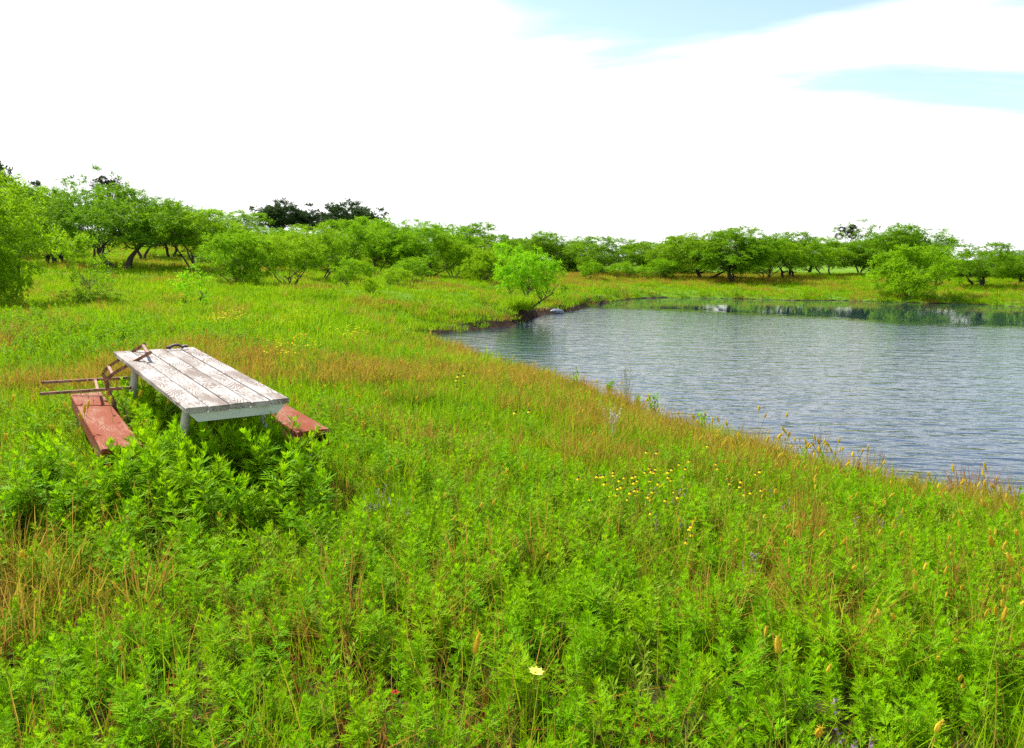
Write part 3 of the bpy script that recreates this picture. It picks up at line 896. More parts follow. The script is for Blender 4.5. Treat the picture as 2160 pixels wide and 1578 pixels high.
def plant_tree(name, label, cat, pr, loc, wm_, hm, turn, group=None):
    p = PR[pr]
    sx = wm_ / p['w']
    o = empty(name, loc, (0, 0, turn), (sx, sx, hm / p['h']))
    tag(o, label, cat, group)
    link('trunk', p['trunk'], o)
    link('crown', p['crown'], o)
    for me, c in p['mist']:
        tag(link('mistletoe', me, o, c), kind='stuff')
    return o


for name, label, pr, bx, by, d, wpx, top, turn in T:
    p = at(bx, by if by is not None else 560, d)
    z = gz(p[0], p[1])
    tz = at(bx, top, d)[2]
    plant_tree(name, label, 'bush' if 'bush' in name else 'tree', pr, (p[0], p[1], z - .03), wpx * 1.04 * d / FPX, tz - z, turn,
               {'mesquite_tree': 'mesquite trees around the meadow and pond', 'oak_tree': 'dark oaks on the rise', 'mesquite_bush': 'bushes at the meadow edge'}.get(name))
next(o for o in COL.objects if o.name == 'bank_tree').rotation_euler = (0, .04, .4)
for k, (bx, d, wpx, top) in enumerate(hill_spots):
    p = at(bx, 520, d)
    z = gz(p[0], p[1])
    lab = ['dark tree on the distant hill, first beyond the thicket edge', 'dark tree at the crest of the distant hill', 'dark tree sloping off the distant hill behind the broad dome',
           'dark distant treetop just above the thicket edge', 'dark distant treetop in the low gap of the treeline'][k]
    plant_tree('distant_tree', lab, 'tree', 'oak1' if k % 2 else 'oak2', (p[0], p[1], z), wpx * d / FPX, at(bx, top, d)[2] - z, k * 1.3, 'dark trees on the distant hill')

# broken low limb and young plants of the meadow
p = at(402, 641, 21.3)
plant_tree('sapling', 'thin leaning sapling with light leaves alone in the open meadow', 'sapling', 'sapling', (p[0], p[1], gz(p[0], p[1])), 66 * 21.3 / FPX, 1.15, .4)
p = at(185, 632, 21.0)
plant_tree('sparse_shrub', 'sparse twiggy shrub with see-through stems over a dark low bush', 'shrub', 'shrub', (p[0], p[1], gz(p[0], p[1])), 120 * 21 / FPX, 1.8, .2)
p = at(190, 640, 20.6)
zb = gz(p[0], p[1])
lowb = plant_tree('low_bush', 'dark low bush with pale yellow blossoms under the sparse shrub', 'bush', 'bush1', (p[0], p[1], zb - .08), 125 * 20.6 / FPX, .52, 1.0)
bl = MB()
r = np.random.default_rng(5)
n = 24
q = r.normal(size=(n, 3))
q /= np.linalg.norm(q, axis=1, keepdims=True)
q[:, 2] = np.abs(q[:, 2])
S = np.cross(q, r.normal(size=(n, 3)))
S /= np.linalg.norm(S, axis=1, keepdims=True)
bl.leaves(np.zeros((n, 3)), q, S, .05, .03, r.uniform(0, 1, n))
bm_ = bl.mesh('blossom', M['lemon'])
for bx_, by_ in ((195, 620), (208, 628), (231, 642), (214, 621)):
    b = at(bx_, by_, 20.1)
    o = link('blossom', bm_, lowb)
    o.matrix_parent_inverse = (Matrix.Translation(lowb.location) @ lowb.rotation_euler.to_matrix().to_4x4() @ Matrix.Diagonal((*lowb.scale, 1))).inverted()
    o.location = b

# ------------------------------------------------------------------ picnic table, benches, chair frame
TA = math.radians(-35.65)
TPIT = math.radians(3.17)
a_ = np.array([math.cos(TPIT) * math.sin(TA), math.cos(TPIT) * math.cos(TA), math.sin(TPIT)])
s_ = unit(np.cross(a_, [0, 0, 1.0]))
n_ = np.cross(s_, a_)
c0 = np.array([-1.84, 5.338, .745])                              # middle of the near top edge
TL, TW = 2.50, .70


def frame_mat(origin, s, a, n):
    m = Matrix.Identity(4)
    for i in range(3):
        m[i][0], m[i][1], m[i][2], m[i][3] = s[i], a[i], n[i], origin[i]
    return m


mid = c0 + a_ * TL / 2
tbl = empty('picnic_table', (mid[0], mid[1], gz(mid[0], mid[1])))
tag(tbl, 'weathered white plank picnic table on pipe legs sunk in weeds', 'picnic table')


def part(name, mb, mats, parent, world_m=None, smooth=False):
    """Mesh built in its own frame, placed at world_m, parented without moving."""
    o = link(name, mb.mesh(name, mats, smooth), parent)
    pm = Matrix.Translation(parent.location) @ parent.rotation_euler.to_matrix().to_4x4()
    o.matrix_parent_inverse = pm.inverted()
    if world_m is not None:
        o.matrix_world = world_m
        o.matrix_basis = world_m
    return o


ex, ey, ez = np.eye(3)
widths = np.array([.150, .145, .142, .142, .133])
gap = (TW - widths.sum()) / 4 if TW > widths.sum() else .004
x0 = -TW / 2
for k, w in enumerate(widths):
    w = w - .012
    mb = MB()
    jl = [0, .006, -.004, .008, .0][k]
    if k == 3:                                                   # this plank is split along its near end
        mb.box((-.016, 0, 0), ex, ey, ez, w / 2 - .018, TL / 2 + jl / 2, .0185, .004)
        mb.box((w / 2 - .0155, .002, -.001), ex, ey, ez, .0145, TL / 2 + jl / 2, .018, .003)
    else:
        mb.box((0, 0, 0), ex, ey, ez, w / 2, TL / 2 + jl / 2, .0185, .004)
    cpos = mid + s_ * (x0 + w / 2 + .006) - n_ * (.0185 + [0, .003, .001, .004, .001][k])
    part('plank', mb, M['top'], tbl, frame_mat(cpos, s_, a_, n_))
    x0 += w + .012 + (TW - widths.sum()) / 4
for yy in (.035, TL - .035):                                     # tapered end boards under the planks
    mb = MB()
    top, bot, hgt, th = .325, .268, .062, .02
    v = [(-top, -th, 0), (top, -th, 0), (bot, -th, -hgt), (-bot, -th, -hgt), (-top, th, 0), (top, th, 0), (bot, th, -hgt), (-bot, th, -hgt)]
    mb.add(v, [(0, 3, 2, 1), (4, 5, 6, 7), (0, 1, 5, 4), (1, 2, 6, 5), (2, 3, 7, 6), (3, 0, 4, 7)])
    part('end_board', mb, M['apron'], tbl, frame_mat(c0 + a_ * yy - n_ * .0425, s_, a_, n_))
mb = MB()
mb.box((0, 0, 0), ex, ey, ez, .045, .27, .019, .003)
part('centre_batten', mb, M['apron'], tbl, frame_mat(mid - n_ * .063, a_, s_, n_))
for yy in (.38, TL - .42):                                       # splayed white pipe legs, bent outward near the ground
    for sg in (-1, 1):
        topp = c0 + a_ * yy + s_ * sg * .24 - n_ * .05
        foot = c0 + a_ * yy + s_ * sg * .40
        foot[2] = gz(foot[0], foot[1]) - .04
        kn = topp * .45 + foot * .55 + s_ * sg * .02
        tt = np.linspace(0, 1, 9)[:, None]
        pts = (1 - tt) ** 2 * topp + 2 * tt * (1 - tt) * (kn + s_ * sg * -.04) + tt ** 2 * foot
        mb = MB()
        mb.tube(pts, .03, 10)
        part('leg', mb, M['pipe'], tbl, Matrix.Identity(4), True)


def bench(label, front, back, wid):
    f, b = np.array(front), np.array(back)
    L = np.linalg.norm(b - f)
    a = unit(b - f)
    s = unit(np.cross(a, [0, 0, 1.0]))
    nn = np.cross(s, a)
    m = (f + b) / 2
    o = empty('bench', (m[0], m[1], gz(m[0], m[1])))
    tag(o, label, 'bench', 'red benches of the picnic table')
    mb = MB()
    mb.box((0, 0, 0), ex, ey, ez, wid / 2, L / 2, .016, .005)
    part('seat', mb, M['bench'], o, frame_mat(m - nn * .016, s, a, nn))
    for sg in (-1, 1):
        mb = MB()
        mb.box((0, 0, 0), ex, ey, ez, .014, L / 2 - .004, .045, .003)
        part('side_board', mb, M['bench'], o, frame_mat(m + s * sg * (wid / 2 - .016) - nn * .079, s, a, nn))
    for k in (-1, 1):
        mb = MB()
        mb.box((0, 0, 0), ex, ey, ez, .02, wid / 2 - .032, .04, .003)
        part('cross_batten', mb, M['hollow_shade'], o, frame_mat(m + a * k * (L / 2 - .32) - nn * .074, a, s, nn))
        for sg in (-1, 1):
            top = m + a * k * (L / 2 - .32) + s * sg * (wid / 2 - .06) - nn * .06
            ft = top + s * sg * .03
            ft = np.array([ft[0], ft[1], gz(ft[0], ft[1]) - .05])
            mb = MB()
            mb.tube(np.array([top, (top + ft) / 2, ft]), .022, 8)
            part('leg', mb, M['pipe'], o, Matrix.Identity(4), True)
    return o


bf, bb = at(258, 943, 5.18), at(181, 829, 7.3)
bench('weathered red bench half buried in weeds under the rusty chair frame', bf, bb, .25)
rf = at(661, 908, 5.62)
yaw = math.radians(-33.5)
rb_ = rf + np.array([math.sin(yaw), math.cos(yaw), .035]) * 2.3
bench('weathered red bench with hollow dark end on the pond side of the table', rf, rb_, .235)

dn, df = 6.75, 7.22
chair_c = (at(200, 822, dn) + at(200, 802, df)) / 2
ch = empty('chair_frame', (chair_c[0], chair_c[1], gz(chair_c[0], chair_c[1])))
tag(ch, 'overturned rusty steel chair frame leaning on the picnic table and bench', 'chair frame')


def bar(name, pts, rad, mat='rustmetal', bevel=True):
    mb = MB()
    mb.tube(np.array(pts), rad, square=True)
    return part(name, mb, M[mat], ch, Matrix.Identity(4))


def rail(px, d):
    raw = [at(x, y, d) for x, y in px]
    # round the bend
    out = []
    for i in range(len(raw) - 1):
        for t in np.linspace(0, 1, 6, endpoint=False):
            out.append(raw[i] * (1 - t) + raw[i + 1] * t)
    out.append(raw[-1])
    out = np.array(out)
    for _ in range(1):
        out[1:-1] = (out[:-2] + out[1:-1] * 2 + out[2:]) / 4
    return out


bar('back_rail', rail([(307, 725), (232, 771), (216, 787), (224, 802), (241, 845), (247, 870)], df), .0115)
bar('back_rail', rail([(319, 743), (240, 787), (223, 802), (226, 817), (238, 845), (250, 885)], dn), .0115)
bar('leg', [at(89, 807, df), at(180, 802, df), at(272, 797, df)], .012)
bar('leg', [at(85, 831, dn), at(180, 824.5, dn), at(276, 818, dn)], .012)
bar('cross_rail', [at(302, 729, df - .01), at(311, 745, dn + .02)], .011)
bar('cross_rail', [at(229, 774, df - .01), at(237, 790, dn + .02)], .011)
bar('cross_rail', [at(201, 802, df), at(206, 823, dn)], .010)

hk = MB()
hc = c0 + a_ * (TL - .10) + s_ * .165 + n_ * .016
th = np.linspace(-.3, np.pi + .3, 14)
pts = np.stack([np.cos(th) * .055, np.sin(th) * .028, np.zeros(14)], 1)
pts = np.vstack([[-.085, .0, .006], [-.068, -.012, .0], pts[::-1], [.075, -.016, .0], [.10, .0, .01]])
hk.tube(np.array([hc + s_ * p_[0] + a_ * p_[1] * .5 + n_ * (p_[2] + .9 * abs(p_[1])) for p_ in pts]), .013, 8)
hook = link('iron_hook', hk.mesh('iron_hook', M['darkrust'], True))
tag(hook, 'small bent dark rusty iron hook lying on the far end of the table top', 'hook')

# stone at the waterline by the bank tree
st = MB()
uu, vv = np.meshgrid(np.linspace(0, 2 * np.pi, 25)[:-1], np.linspace(.05, np.pi - .05, 12))
X = np.stack([np.cos(uu) * np.sin(vv), np.sin(uu) * np.sin(vv), np.cos(vv)], -1)
k = 1 + .25 * (vnoise(X[..., 0] + 3, X[..., 1] + X[..., 2], .6, 9) - .5)
X = X * k[..., None] * np.array([.36, .22, .17])
si = np.arange(24 * 12).reshape(12, 24)
st.add(X.reshape(-1, 3), np.stack([si[:-1], np.roll(si, -1, 1)[:-1], np.roll(si, -1, 1)[1:], si[1:]], -1).reshape(-1, 4))
pst = on_z(1173, 661, WATER)
stone = link('rock', st.mesh('rock', M['stone'], True), loc=(pst[0], pst[1], WATER + .03))
tag(stone, 'low blue-grey rock breaking the water beside the bank tree', 'rock')


# ------------------------------------------------------------------ ground cover prototypes
def az(a, e):
    return np.stack([np.cos(a) * np.cos(e), np.sin(a) * np.cos(e), np.sin(e)], -1)


def weed_mesh(seed, H, nl, leaf):
    """Upright stem with feather-cut opposite leaves and a bright top."""
    r = np.random.default_rng(seed)
    st_, lf = MB(), MB()
    bend = r.normal(size=2) * .12
    zz_ = np.linspace(0, 1, 6)
    pts = np.stack([bend[0] * zz_ ** 2 * H, bend[1] * zz_ ** 2 * H, zz_ * H], 1)
    st_.tube(pts, np.linspace(.0042, .0015, 6), 4, tint=.45)
    P, D, S, L, Wd, Tn = [], [], [], [], [], []
    for i in range(nl):
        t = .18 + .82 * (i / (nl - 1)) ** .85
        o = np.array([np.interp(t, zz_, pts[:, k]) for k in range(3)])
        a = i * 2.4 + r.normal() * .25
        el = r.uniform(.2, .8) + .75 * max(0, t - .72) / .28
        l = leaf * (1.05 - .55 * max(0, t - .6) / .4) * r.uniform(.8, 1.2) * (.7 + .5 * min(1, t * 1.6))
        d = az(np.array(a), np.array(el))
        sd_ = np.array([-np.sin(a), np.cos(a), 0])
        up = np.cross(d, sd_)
        tint = np.clip(.15 + .75 * t + r.normal() * .12, 0, 1)  # low leaves darker, top brighter: shade and highlight put into the tint
        droop = r.uniform(.15, .5)

        def pt(u):
            return o + d * l * u - np.array([0, 0, 1]) * droop * l * u * u
        for u, ll in ((.16, .30), (.32, .42), (.48, .42), (.64, .34)):
            for sg in (-1, 1):
                P.append(pt(u))
                dd = unit(d * 1.0 + sd_ * sg * .72 + up * .15 * r.normal())
                D.append(dd)
                S.append(unit(np.cross(dd, up) + r.normal(size=3) * .15))
                L.append(l * ll * r.uniform(.85, 1.25))
                Wd.append(l * .082)
                Tn.append(tint)
        P.append(pt(.05))
        dd = unit(pt(1.0) - pt(.05))
        D.append(dd)
        S.append(sd_)
        L.append(l * 1.0)
        Wd.append(l * .15)
        Tn.append(tint)
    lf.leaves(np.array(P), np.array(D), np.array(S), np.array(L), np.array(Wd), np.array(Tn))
    return st_, lf


def lance_weed(seed, H, nst, leaf):
    """Narrow simple leaves set up a wind-bent stem."""
    r = np.random.default_rng(seed)
    st_, lf = MB(), MB()
    for i in range(nst):
        b = r.normal(size=2) * .3
        z = np.linspace(0, 1, 6)
        h = H * r.uniform(.7, 1)
        pts = np.stack([b[0] * z ** 2 * h, b[1] * z ** 2 * h, z * h], 1)
        st_.tube(pts, np.linspace(.004, .0014, 6), 4)
        n = 30
        u = np.linspace(.12, 1, n)
        p = np.stack([np.interp(u, z, pts[:, k]) for k in range(3)], 1)
        aa = np.arange(n) * 2.4 + r.normal(size=n) * .2
        D = az(aa, .35 + u * .55 + r.normal(size=n) * .15)
        S = np.stack([-np.sin(aa), np.cos(aa), np.zeros(n)], 1)
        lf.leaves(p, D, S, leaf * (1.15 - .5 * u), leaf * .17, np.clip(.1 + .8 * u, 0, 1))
    return st_, lf


def join_mb(*mbs):
    j = MB()
    for mi, m in enumerate(mbs):
        v = np.vstack(m.v)
        j.add(v, np.vstack(m.q) if m.q else None, np.vstack(m.t) if m.t else None, tint=np.concatenate(m.tint), mat=mi)
    return j


def blades(mb, r, n, rad, h0, h1, w, bend=.5, mat=0, tint=(0, 1)):
    a = r.uniform(0, 2 * np.pi, n)
    q = np.sqrt(r.uniform(0, 1, n)) * rad
    b = np.stack([np.cos(a) * q, np.sin(a) * q, np.zeros(n)], 1)
    h = r.uniform(h0, h1, n)
    da = a + r.normal(size=n) * 1.0
    out = np.stack([np.cos(da), np.sin(da), np.zeros(n)], 1)
    k = np.abs(r.normal(size=n)) * bend
    sa = r.uniform(0, 2 * np.pi, n)
    s = np.stack([np.cos(sa), np.sin(sa), np.zeros(n)], 1)
    ww = w * r.uniform(.7, 1.3, n)
    lev = []
    for t, f in ((0, 1.0), (.45, .9), (.8, .5), (1.0, .04)):
        c = b + out * (k * h * t * t)[:, None] + np.array([0, 0, 1]) * (h * t * (1 - .25 * k * t))[:, None]
        lev += [c - s * (ww * f / 2)[:, None], c + s * (ww * f / 2)[:, None]]
    v = np.stack(lev, 1)
    base = np.arange(n)[:, None] * 8
    qd = np.concatenate([base + np.array([[0, 1, 3, 2]]), base + np.array([[2, 3, 5, 4]]), base + np.array([[4, 5, 7, 6]])], 0)
    mb.add(v.reshape(-1, 3), qd, tint=np.repeat(r.uniform(tint[0], tint[1], n), 8), mat=mat)


def clump(seed, n, rad, h0, h1, w, bend=.5):
    mb = MB()
    blades(mb, np.random.default_rng(seed), n, rad, h0, h1, w, bend)
    return mb


def foxtail(seed, H, head=.035, hr=.006):
    r = np.random.default_rng(seed)
    st_, hd = MB(), MB()
    b = r.normal(size=2) * .22
    z = np.linspace(0, 1, 6)
    pts = np.stack([b[0] * z ** 2 * H, b[1] * z ** 2 * H, z * H], 1)
    st_.tube(pts, np.linspace(.0022, .0012, 6), 3)
    d = unit(pts[-1] - pts[-2])
    t = np.linspace(0, 1, 7)
    hp = pts[-1] + d * (t * head)[:, None]
    hd.tube(hp, hr * np.array([.4, .85, 1, 1, .9, .65, .2]), 6, tint=.6)
    n = 36
    u = r.uniform(0, 1, n)
    q = r.normal(size=(n, 3))
    D = q / np.linalg.norm(q, axis=1, keepdims=True) * .8 + d * .9
    D /= np.linalg.norm(D, axis=1, keepdims=True)
    S = np.cross(D, r.normal(size=(n, 3)))
    S /= np.linalg.norm(S, axis=1, keepdims=True)
    hd.leaves(pts[-1] + d * (u * head)[:, None], D, S, hr * 2.2, .0022, r.uniform(.3, 1, n))
    return st_, hd


SRC = {}


def source(name, mb, mats):
    o = bpy.data.objects.new(name + '_source', mb.mesh(name, mats))
    return o


def scatter(name, label, cat, sources, xy, idx=None, scl=None, tilt=.12, zoff=-.01, seed=1):
    """One stuff object whose points carry copies of the source meshes."""
    r = np.random.default_rng(seed)
    n = len(xy)
    z = ground_z(xy[:, 0], xy[:, 1]) + zoff
    me = bpy.data.meshes.new(name)
    me.vertices.add(n)
    me.vertices.foreach_set('co', np.column_stack([xy, z]).ravel())
    rot = np.column_stack([r.normal(size=(n, 2)) * tilt, r.uniform(0, 2 * np.pi, n)])
    a = me.attributes.new('turn', 'FLOAT_VECTOR', 'POINT')
    a.data.foreach_set('vector', rot.ravel())
    a = me.attributes.new('size', 'FLOAT', 'POINT')
    a.data.foreach_set('value', scl if scl is not None else r.uniform(.75, 1.3, n))
    a = me.attributes.new('pick', 'INT', 'POINT')
    a.data.foreach_set('value', (idx if idx is not None else r.integers(0, len(sources), n)).astype(np.int32))
    o = link(name, me)
    g = bpy.data.node_groups.new(name, 'GeometryNodeTree')
    g.interface.new_socket('Geometry', in_out='INPUT', socket_type='NodeSocketGeometry')
    g.interface.new_socket('Geometry', in_out='OUTPUT', socket_type='NodeSocketGeometry')
    gi, go = g.nodes.new('NodeGroupInput'), g.nodes.new('NodeGroupOutput')
    inst = g.nodes.new('GeometryNodeInstanceOnPoints')
    jn = g.nodes.new('GeometryNodeJoinGeometry')
    for so in reversed(sources):                                  # a join socket lists its last link first
        oi = g.nodes.new('GeometryNodeObjectInfo')
        oi.inputs['Object'].default_value = so
        g2 = g.nodes.new('GeometryNodeGeometryToInstance')
        g.links.new(oi.outputs['Geometry'], g2.inputs[0])
        g.links.new(g2.outputs[0], jn.inputs[0])

    def named(nm, ty):
        k_ = g.nodes.new('GeometryNodeInputNamedAttribute')
        k_.data_type = ty
        k_.inputs[0].default_value = nm
        return k_.outputs[0]
    er = g.nodes.new('FunctionNodeEulerToRotation')
    g.links.new(named('turn', 'FLOAT_VECTOR'), er.inputs[0])
    inst.inputs['Pick Instance'].default_value = True
    g.links.new(gi.outputs[0], inst.inputs['Points'])
    g.links.new(jn.outputs[0], inst.inputs['Instance'])
    g.links.new(named('pick', 'INT'), inst.inputs['Instance Index'])
    g.links.new(er.outputs[0], inst.inputs['Rotation'])
    g.links.new(named('size', 'FLOAT'), inst.inputs['Scale'])
    g.links.new(inst.outputs[0], go.inputs[0])
    md_ = o.modifiers.new('copies', 'NODES')
    md_.node_group = g
    tag(o, label, cat, kind='stuff')
    return o


def spread(d0, d1, dens, seed, margin=1.25, keep=None, shore=.05):
    """Random ground points ahead of the camera between two distances, dens per square metre."""
    r = np.random.default_rng(seed)
    tanh = 1080 / FPX * margin
    half = d1 * tanh + 1.2
    n = int((d1 - d0) * 2 * half * dens)
    x, y = r.uniform(-half, half, n), r.uniform(d0, d1, n)
    m = np.abs(x) < y * tanh + 1.2
    x, y = x[m], y[m]
    sd, _ = pond_sd(x, y)
    m = sd > shore
    x, y, sd = x[m], y[m], sd[m]
    if keep is not None:
        m = r.uniform(size=len(x)) < keep(x, y, sd)
        x, y = x[m], y[m]
    return np.column_stack([x, y])


# weeds
weed_mbs = [weed_mesh(100 + i, h, nl, lf) for i, (h, nl, lf) in enumerate(
    [(.34, 26, .080), (.40, 30, .085), (.28, 24, .075), (.45, 32, .09), (.32, 26, .085), (.24, 22, .075), (.38, 28, .075)])]
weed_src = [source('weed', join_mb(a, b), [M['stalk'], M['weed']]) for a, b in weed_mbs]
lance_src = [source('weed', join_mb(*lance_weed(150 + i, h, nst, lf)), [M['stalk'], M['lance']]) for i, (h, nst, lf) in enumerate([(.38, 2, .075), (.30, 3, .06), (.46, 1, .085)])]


def weed_keep(x, y, sd):
    big = vnoise(x, y, 1.5, 11) * .6 + vnoise(x, y, .6, 12) * .4
    reach = 6.3 + (vnoise(x, y, 2.5, 13) - .5) * 3.0 - .10 * np.clip(x, 0, 4) * (x > 1)
    lim = sstep(1.6, -1.2, y - reach)
    tab = 1.5 * np.exp(-(((x + 2.4) / 1.9) ** 2 + ((y - 5.9) / 1.6) ** 2))
    patch2 = np.exp(-(((x + 6.5) / 3.8) ** 2 + ((y - 13.2) / 1.5) ** 2)) + .9 * np.exp(-(((x - 1.3) / .8) ** 2 + ((y - 11.2) / .6) ** 2))
    f = np.clip(lim + tab + patch2, 0, 1) * np.maximum(.22 + .45 * sstep(3.6, 2.6, y) + .78 * sstep(.28, .50, big), np.clip(tab, 0, 1))
    return f * sstep(.3, 1.6, sd)


wxy = spread(1.1, 16, 185, 21, keep=weed_keep)
wd = np.hypot(wxy[:, 0], wxy[:, 1])
vis = (np.abs(wxy[:, 0]) < wxy[:, 1] * .62) & (wxy[:, 1] > 2.35)
near_i = np.where(vis)[0][np.argsort(wd[vis])][::2][:300]
rest = np.setdiff1d(np.arange(len(wxy)), near_i)
wl = (wxy - c0[:2]) @ np.array([math.sin(TA), math.cos(TA)])            # along the table from its near end
ws = (wxy - c0[:2]) @ np.array([math.cos(TA), -math.sin(TA)])           # across it
wsc = np.random.default_rng(4).uniform(.46, .88, len(wxy))
fr = np.exp(-(((ws + .15) / .6) ** 4 + ((wl + .35) / .55) ** 4))               # tall in front of the near end
wsc *= (1 + .15 * fr) * (.82 + .18 * sstep(2.4, 4.2, wxy[:, 1]))
on_bench = (np.abs(np.abs(ws) - .66) < .30) & (wl > .0) & (wl < 3.0)
front_b = (np.abs(np.abs(ws) - .66) < .25) & (wl <= .0) & (wl > -1.0)
wsc = np.where(on_bench, np.minimum(wsc, .85) * .8, np.where(front_b, wsc * np.where(ws > 0, .62, 1.12), wsc))
wsc = np.where((np.abs(ws) < .42) & (wl > -.1) & (wl < 2.6), np.minimum(wsc, 1.15), wsc)
sb_ = spread(38, 56, 7, 61, shore=-.02, keep=lambda x, y, sd_: sstep(1.5, .3, sd_))
r = np.random.default_rng(14)
nu = 170
us, ul = r.uniform(-.62, .42, nu), r.uniform(-.75, 2.5, nu)
us = np.where(ul < .25, np.clip(us, -.7, .2), np.where(ul > 1.1, np.clip(us, -.24, .42), np.clip(us, -.40, .42)))    # rank growth under the table and before its near end
und = c0[:2] + us[:, None] * np.array([math.cos(TA), -math.sin(TA)]) + ul[:, None] * np.array([math.sin(TA), math.cos(TA)])
nb = 46
lb_l = r.uniform(-.5, .6, nb)
lb_s = np.where(lb_l < -.02, r.uniform(-1.1, -.42, nb), r.uniform(-1.35, -.86, nb))       # and around the sunken end of the chair-side bench
lbx = c0[:2] + lb_s[:, None] * np.array([math.cos(TA), -math.sin(TA)]) + lb_l[:, None] * np.array([math.sin(TA), math.cos(TA)])
fs_, fl_ = r.uniform(-.62, .38, 60), r.uniform(-.22, .40, 60)
frx = c0[:2] + fs_[:, None] * np.array([math.cos(TA), -math.sin(TA)]) + fl_[:, None] * np.array([math.sin(TA), math.cos(TA)])
hole = on_z(1560, 1460, .15)[:2] + r.normal(size=(16, 2)) * np.array([.13, .16])
wxy_all = np.vstack([wxy[rest], sb_, hole, und, lbx, frx])
wsc_all = np.concatenate([wsc[rest], np.random.default_rng(6).uniform(.9, 1.9, len(sb_)), r.uniform(.5, .8, 16), r.uniform(1.15, 1.5, nu), r.uniform(1.1, 1.45, nb), r.uniform(1.3, 1.6, 60)])
wi_ = r.integers(0, 7, len(wxy_all))
wi_ = np.where(r.uniform(size=len(wi_)) < .18, r.integers(7, 10, len(wi_)), wi_)
ntall = nu + nb + 60
wi_[-ntall:] = np.array([0, 1, 4, 6])[r.integers(0, 4, ntall)]
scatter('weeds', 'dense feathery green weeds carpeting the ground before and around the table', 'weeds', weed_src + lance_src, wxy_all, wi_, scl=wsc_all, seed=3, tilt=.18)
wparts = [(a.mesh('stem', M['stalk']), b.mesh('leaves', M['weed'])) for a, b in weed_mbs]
r = np.random.default_rng(77)
for i in near_i:
    x, y = wxy[i]
    v = r.integers(0, len(wparts))
    s = r.uniform(.45, .8)
    o = empty('leafy_weed', (x, y, gz(x, y) - .01), (r.normal() * .1, r.normal() * .1, r.uniform(0, 6.28)), (s, s, s))
    tag(o, 'upright feathery green weed standing clear of the thick weeds close to the viewer', 'weed', 'weeds standing close to the viewer')
    link('stem', wparts[v][0], o)
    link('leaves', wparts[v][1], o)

# grass in rings of growing clump size
g_near = [source('grass', clump(200 + i, 26, .07, .10, .30, .0036, .55), M['grass']) for i in range(4)]
g_mid = [source('grass', clump(210 + i, 46, .16, .08, .26, .007, .6), M['grass']) for i in range(4)]
g_far = [source('grass', clump(220 + i, 70, .38, .07, .22, .016, .6), M['grass']) for i in range(3)]
d_mid = [source('dry_grass', clump(230 + i, 40, .13, .14, .38, .006, .5), M['dry']) for i in range(3)]
d_far = [source('dry_grass', clump(240 + i, 60, .36, .10, .30, .014, .5), M['dry']) for i in range(2)]
r_near = [source('rust_grass', clump(260 + i, 5, .10, .28, .50, .003, .35), M['dry']) for i in range(2)] + [source('rust_grass', clump(250 + i, 30, .08, .06, .24, .0042, .9), M['rust']) for i in range(3)]


def table_clear(x, y, sd):
    return 1.0


grass_xy = [spread(1.7, 7, 150, 31, keep=lambda x, y, s: .25 + .35 * sstep(3, 6, y)), spread(6, 15, 30, 32), spread(14, 30, 12, 33), spread(28, 82, 4.2, 34, margin=1.3)]
src = g_near + g_mid + g_far
rr_ = np.random.default_rng(9)
idx = np.concatenate([rr_.integers(0, 4, len(grass_xy[0])), rr_.integers(4, 8, len(grass_xy[1])), np.where(rr_.uniform(size=len(grass_xy[2])) < .5, rr_.integers(4, 8, len(grass_xy[2])), rr_.integers(8, 11, len(grass_xy[2]))),
                      rr_.integers(8, 11, len(grass_xy[3]))])
scatter('meadow_grass', 'yellow-green meadow grass covering the ground around the pond', 'grass', src, np.vstack(grass_xy), idx, seed=5)


def dry_keep(x, y, sd):
    n_a = vnoise(x, y, 1.8, 21) * .55 + vnoise(x, y, .7, 22) * .45
    shore_ = sstep(2.6, .5, sd) * sstep(26, 18, y)
    belt = np.exp(-((y - 10.5 - .2 * x) / 3.8) ** 2) * .8
    far_ = .95 * np.exp(-(((y - 64) / 5) ** 2 + ((x - 9) / 9) ** 2)) + .08
    strip = 1.6 * np.exp(-(((y - 65) / 4.5) ** 2)) * sstep(0, 4, x) * sstep(26, 18, x)
    return np.clip(sstep(.42, .70, n_a) * (.25 + belt + far_) + .42 * shore_ + strip, 0, 1)


dxy = [spread(3, 15, 44, 41, keep=dry_keep), spread(14, 30, 9, 42, keep=dry_keep), spread(28, 78, 5, 43, keep=dry_keep)]
didx = np.concatenate([rr_.integers(0, 3, len(dxy[0])), rr_.integers(0, 5, len(dxy[1])), rr_.integers(3, 5, len(dxy[2]))])
scatter('dry_grass', 'orange-brown dry grass in patches along the shore and meadow', 'grass', d_mid + d_far, np.vstack(dxy), didx, seed=6)
rxy = spread(1.6, 8, 50, 44, keep=lambda x, y, s: sstep(.42, .66, vnoise(x, y, .9, 31) * .6 + vnoise(x, y, .35, 32) * .4))
scatter('rust_grass', 'withered rust-red grass showing low between the green weeds', 'grass', r_near, rxy, seed=7)

# bristle grass stalks with golden heads
fox = [foxtail(300 + i, h, hl, hr) for i, (h, hl, hr) in enumerate([(.42, .038, .0076), (.48, .045, .0078), (.36, .034, .007), (.45, .052, .007), (.52, .04, .0076)])]
fox_src = [source('bristle_grass', join_mb(a, b), [M['stalk'], M['head']]) for a, b in fox]


def fox_keep(x, y, sd):
    right = sstep(.2, 2.6, x - .1 * y)
    mid = np.exp(-((y - 8.0) / 3.0) ** 2) * .6
    return np.clip((.03 + 1.1 * right + mid) * (.2 + .8 * sstep(.35, .62, vnoise(x, y, .9, 41))), 0, 1) * sstep(.8, 2.2, sd)


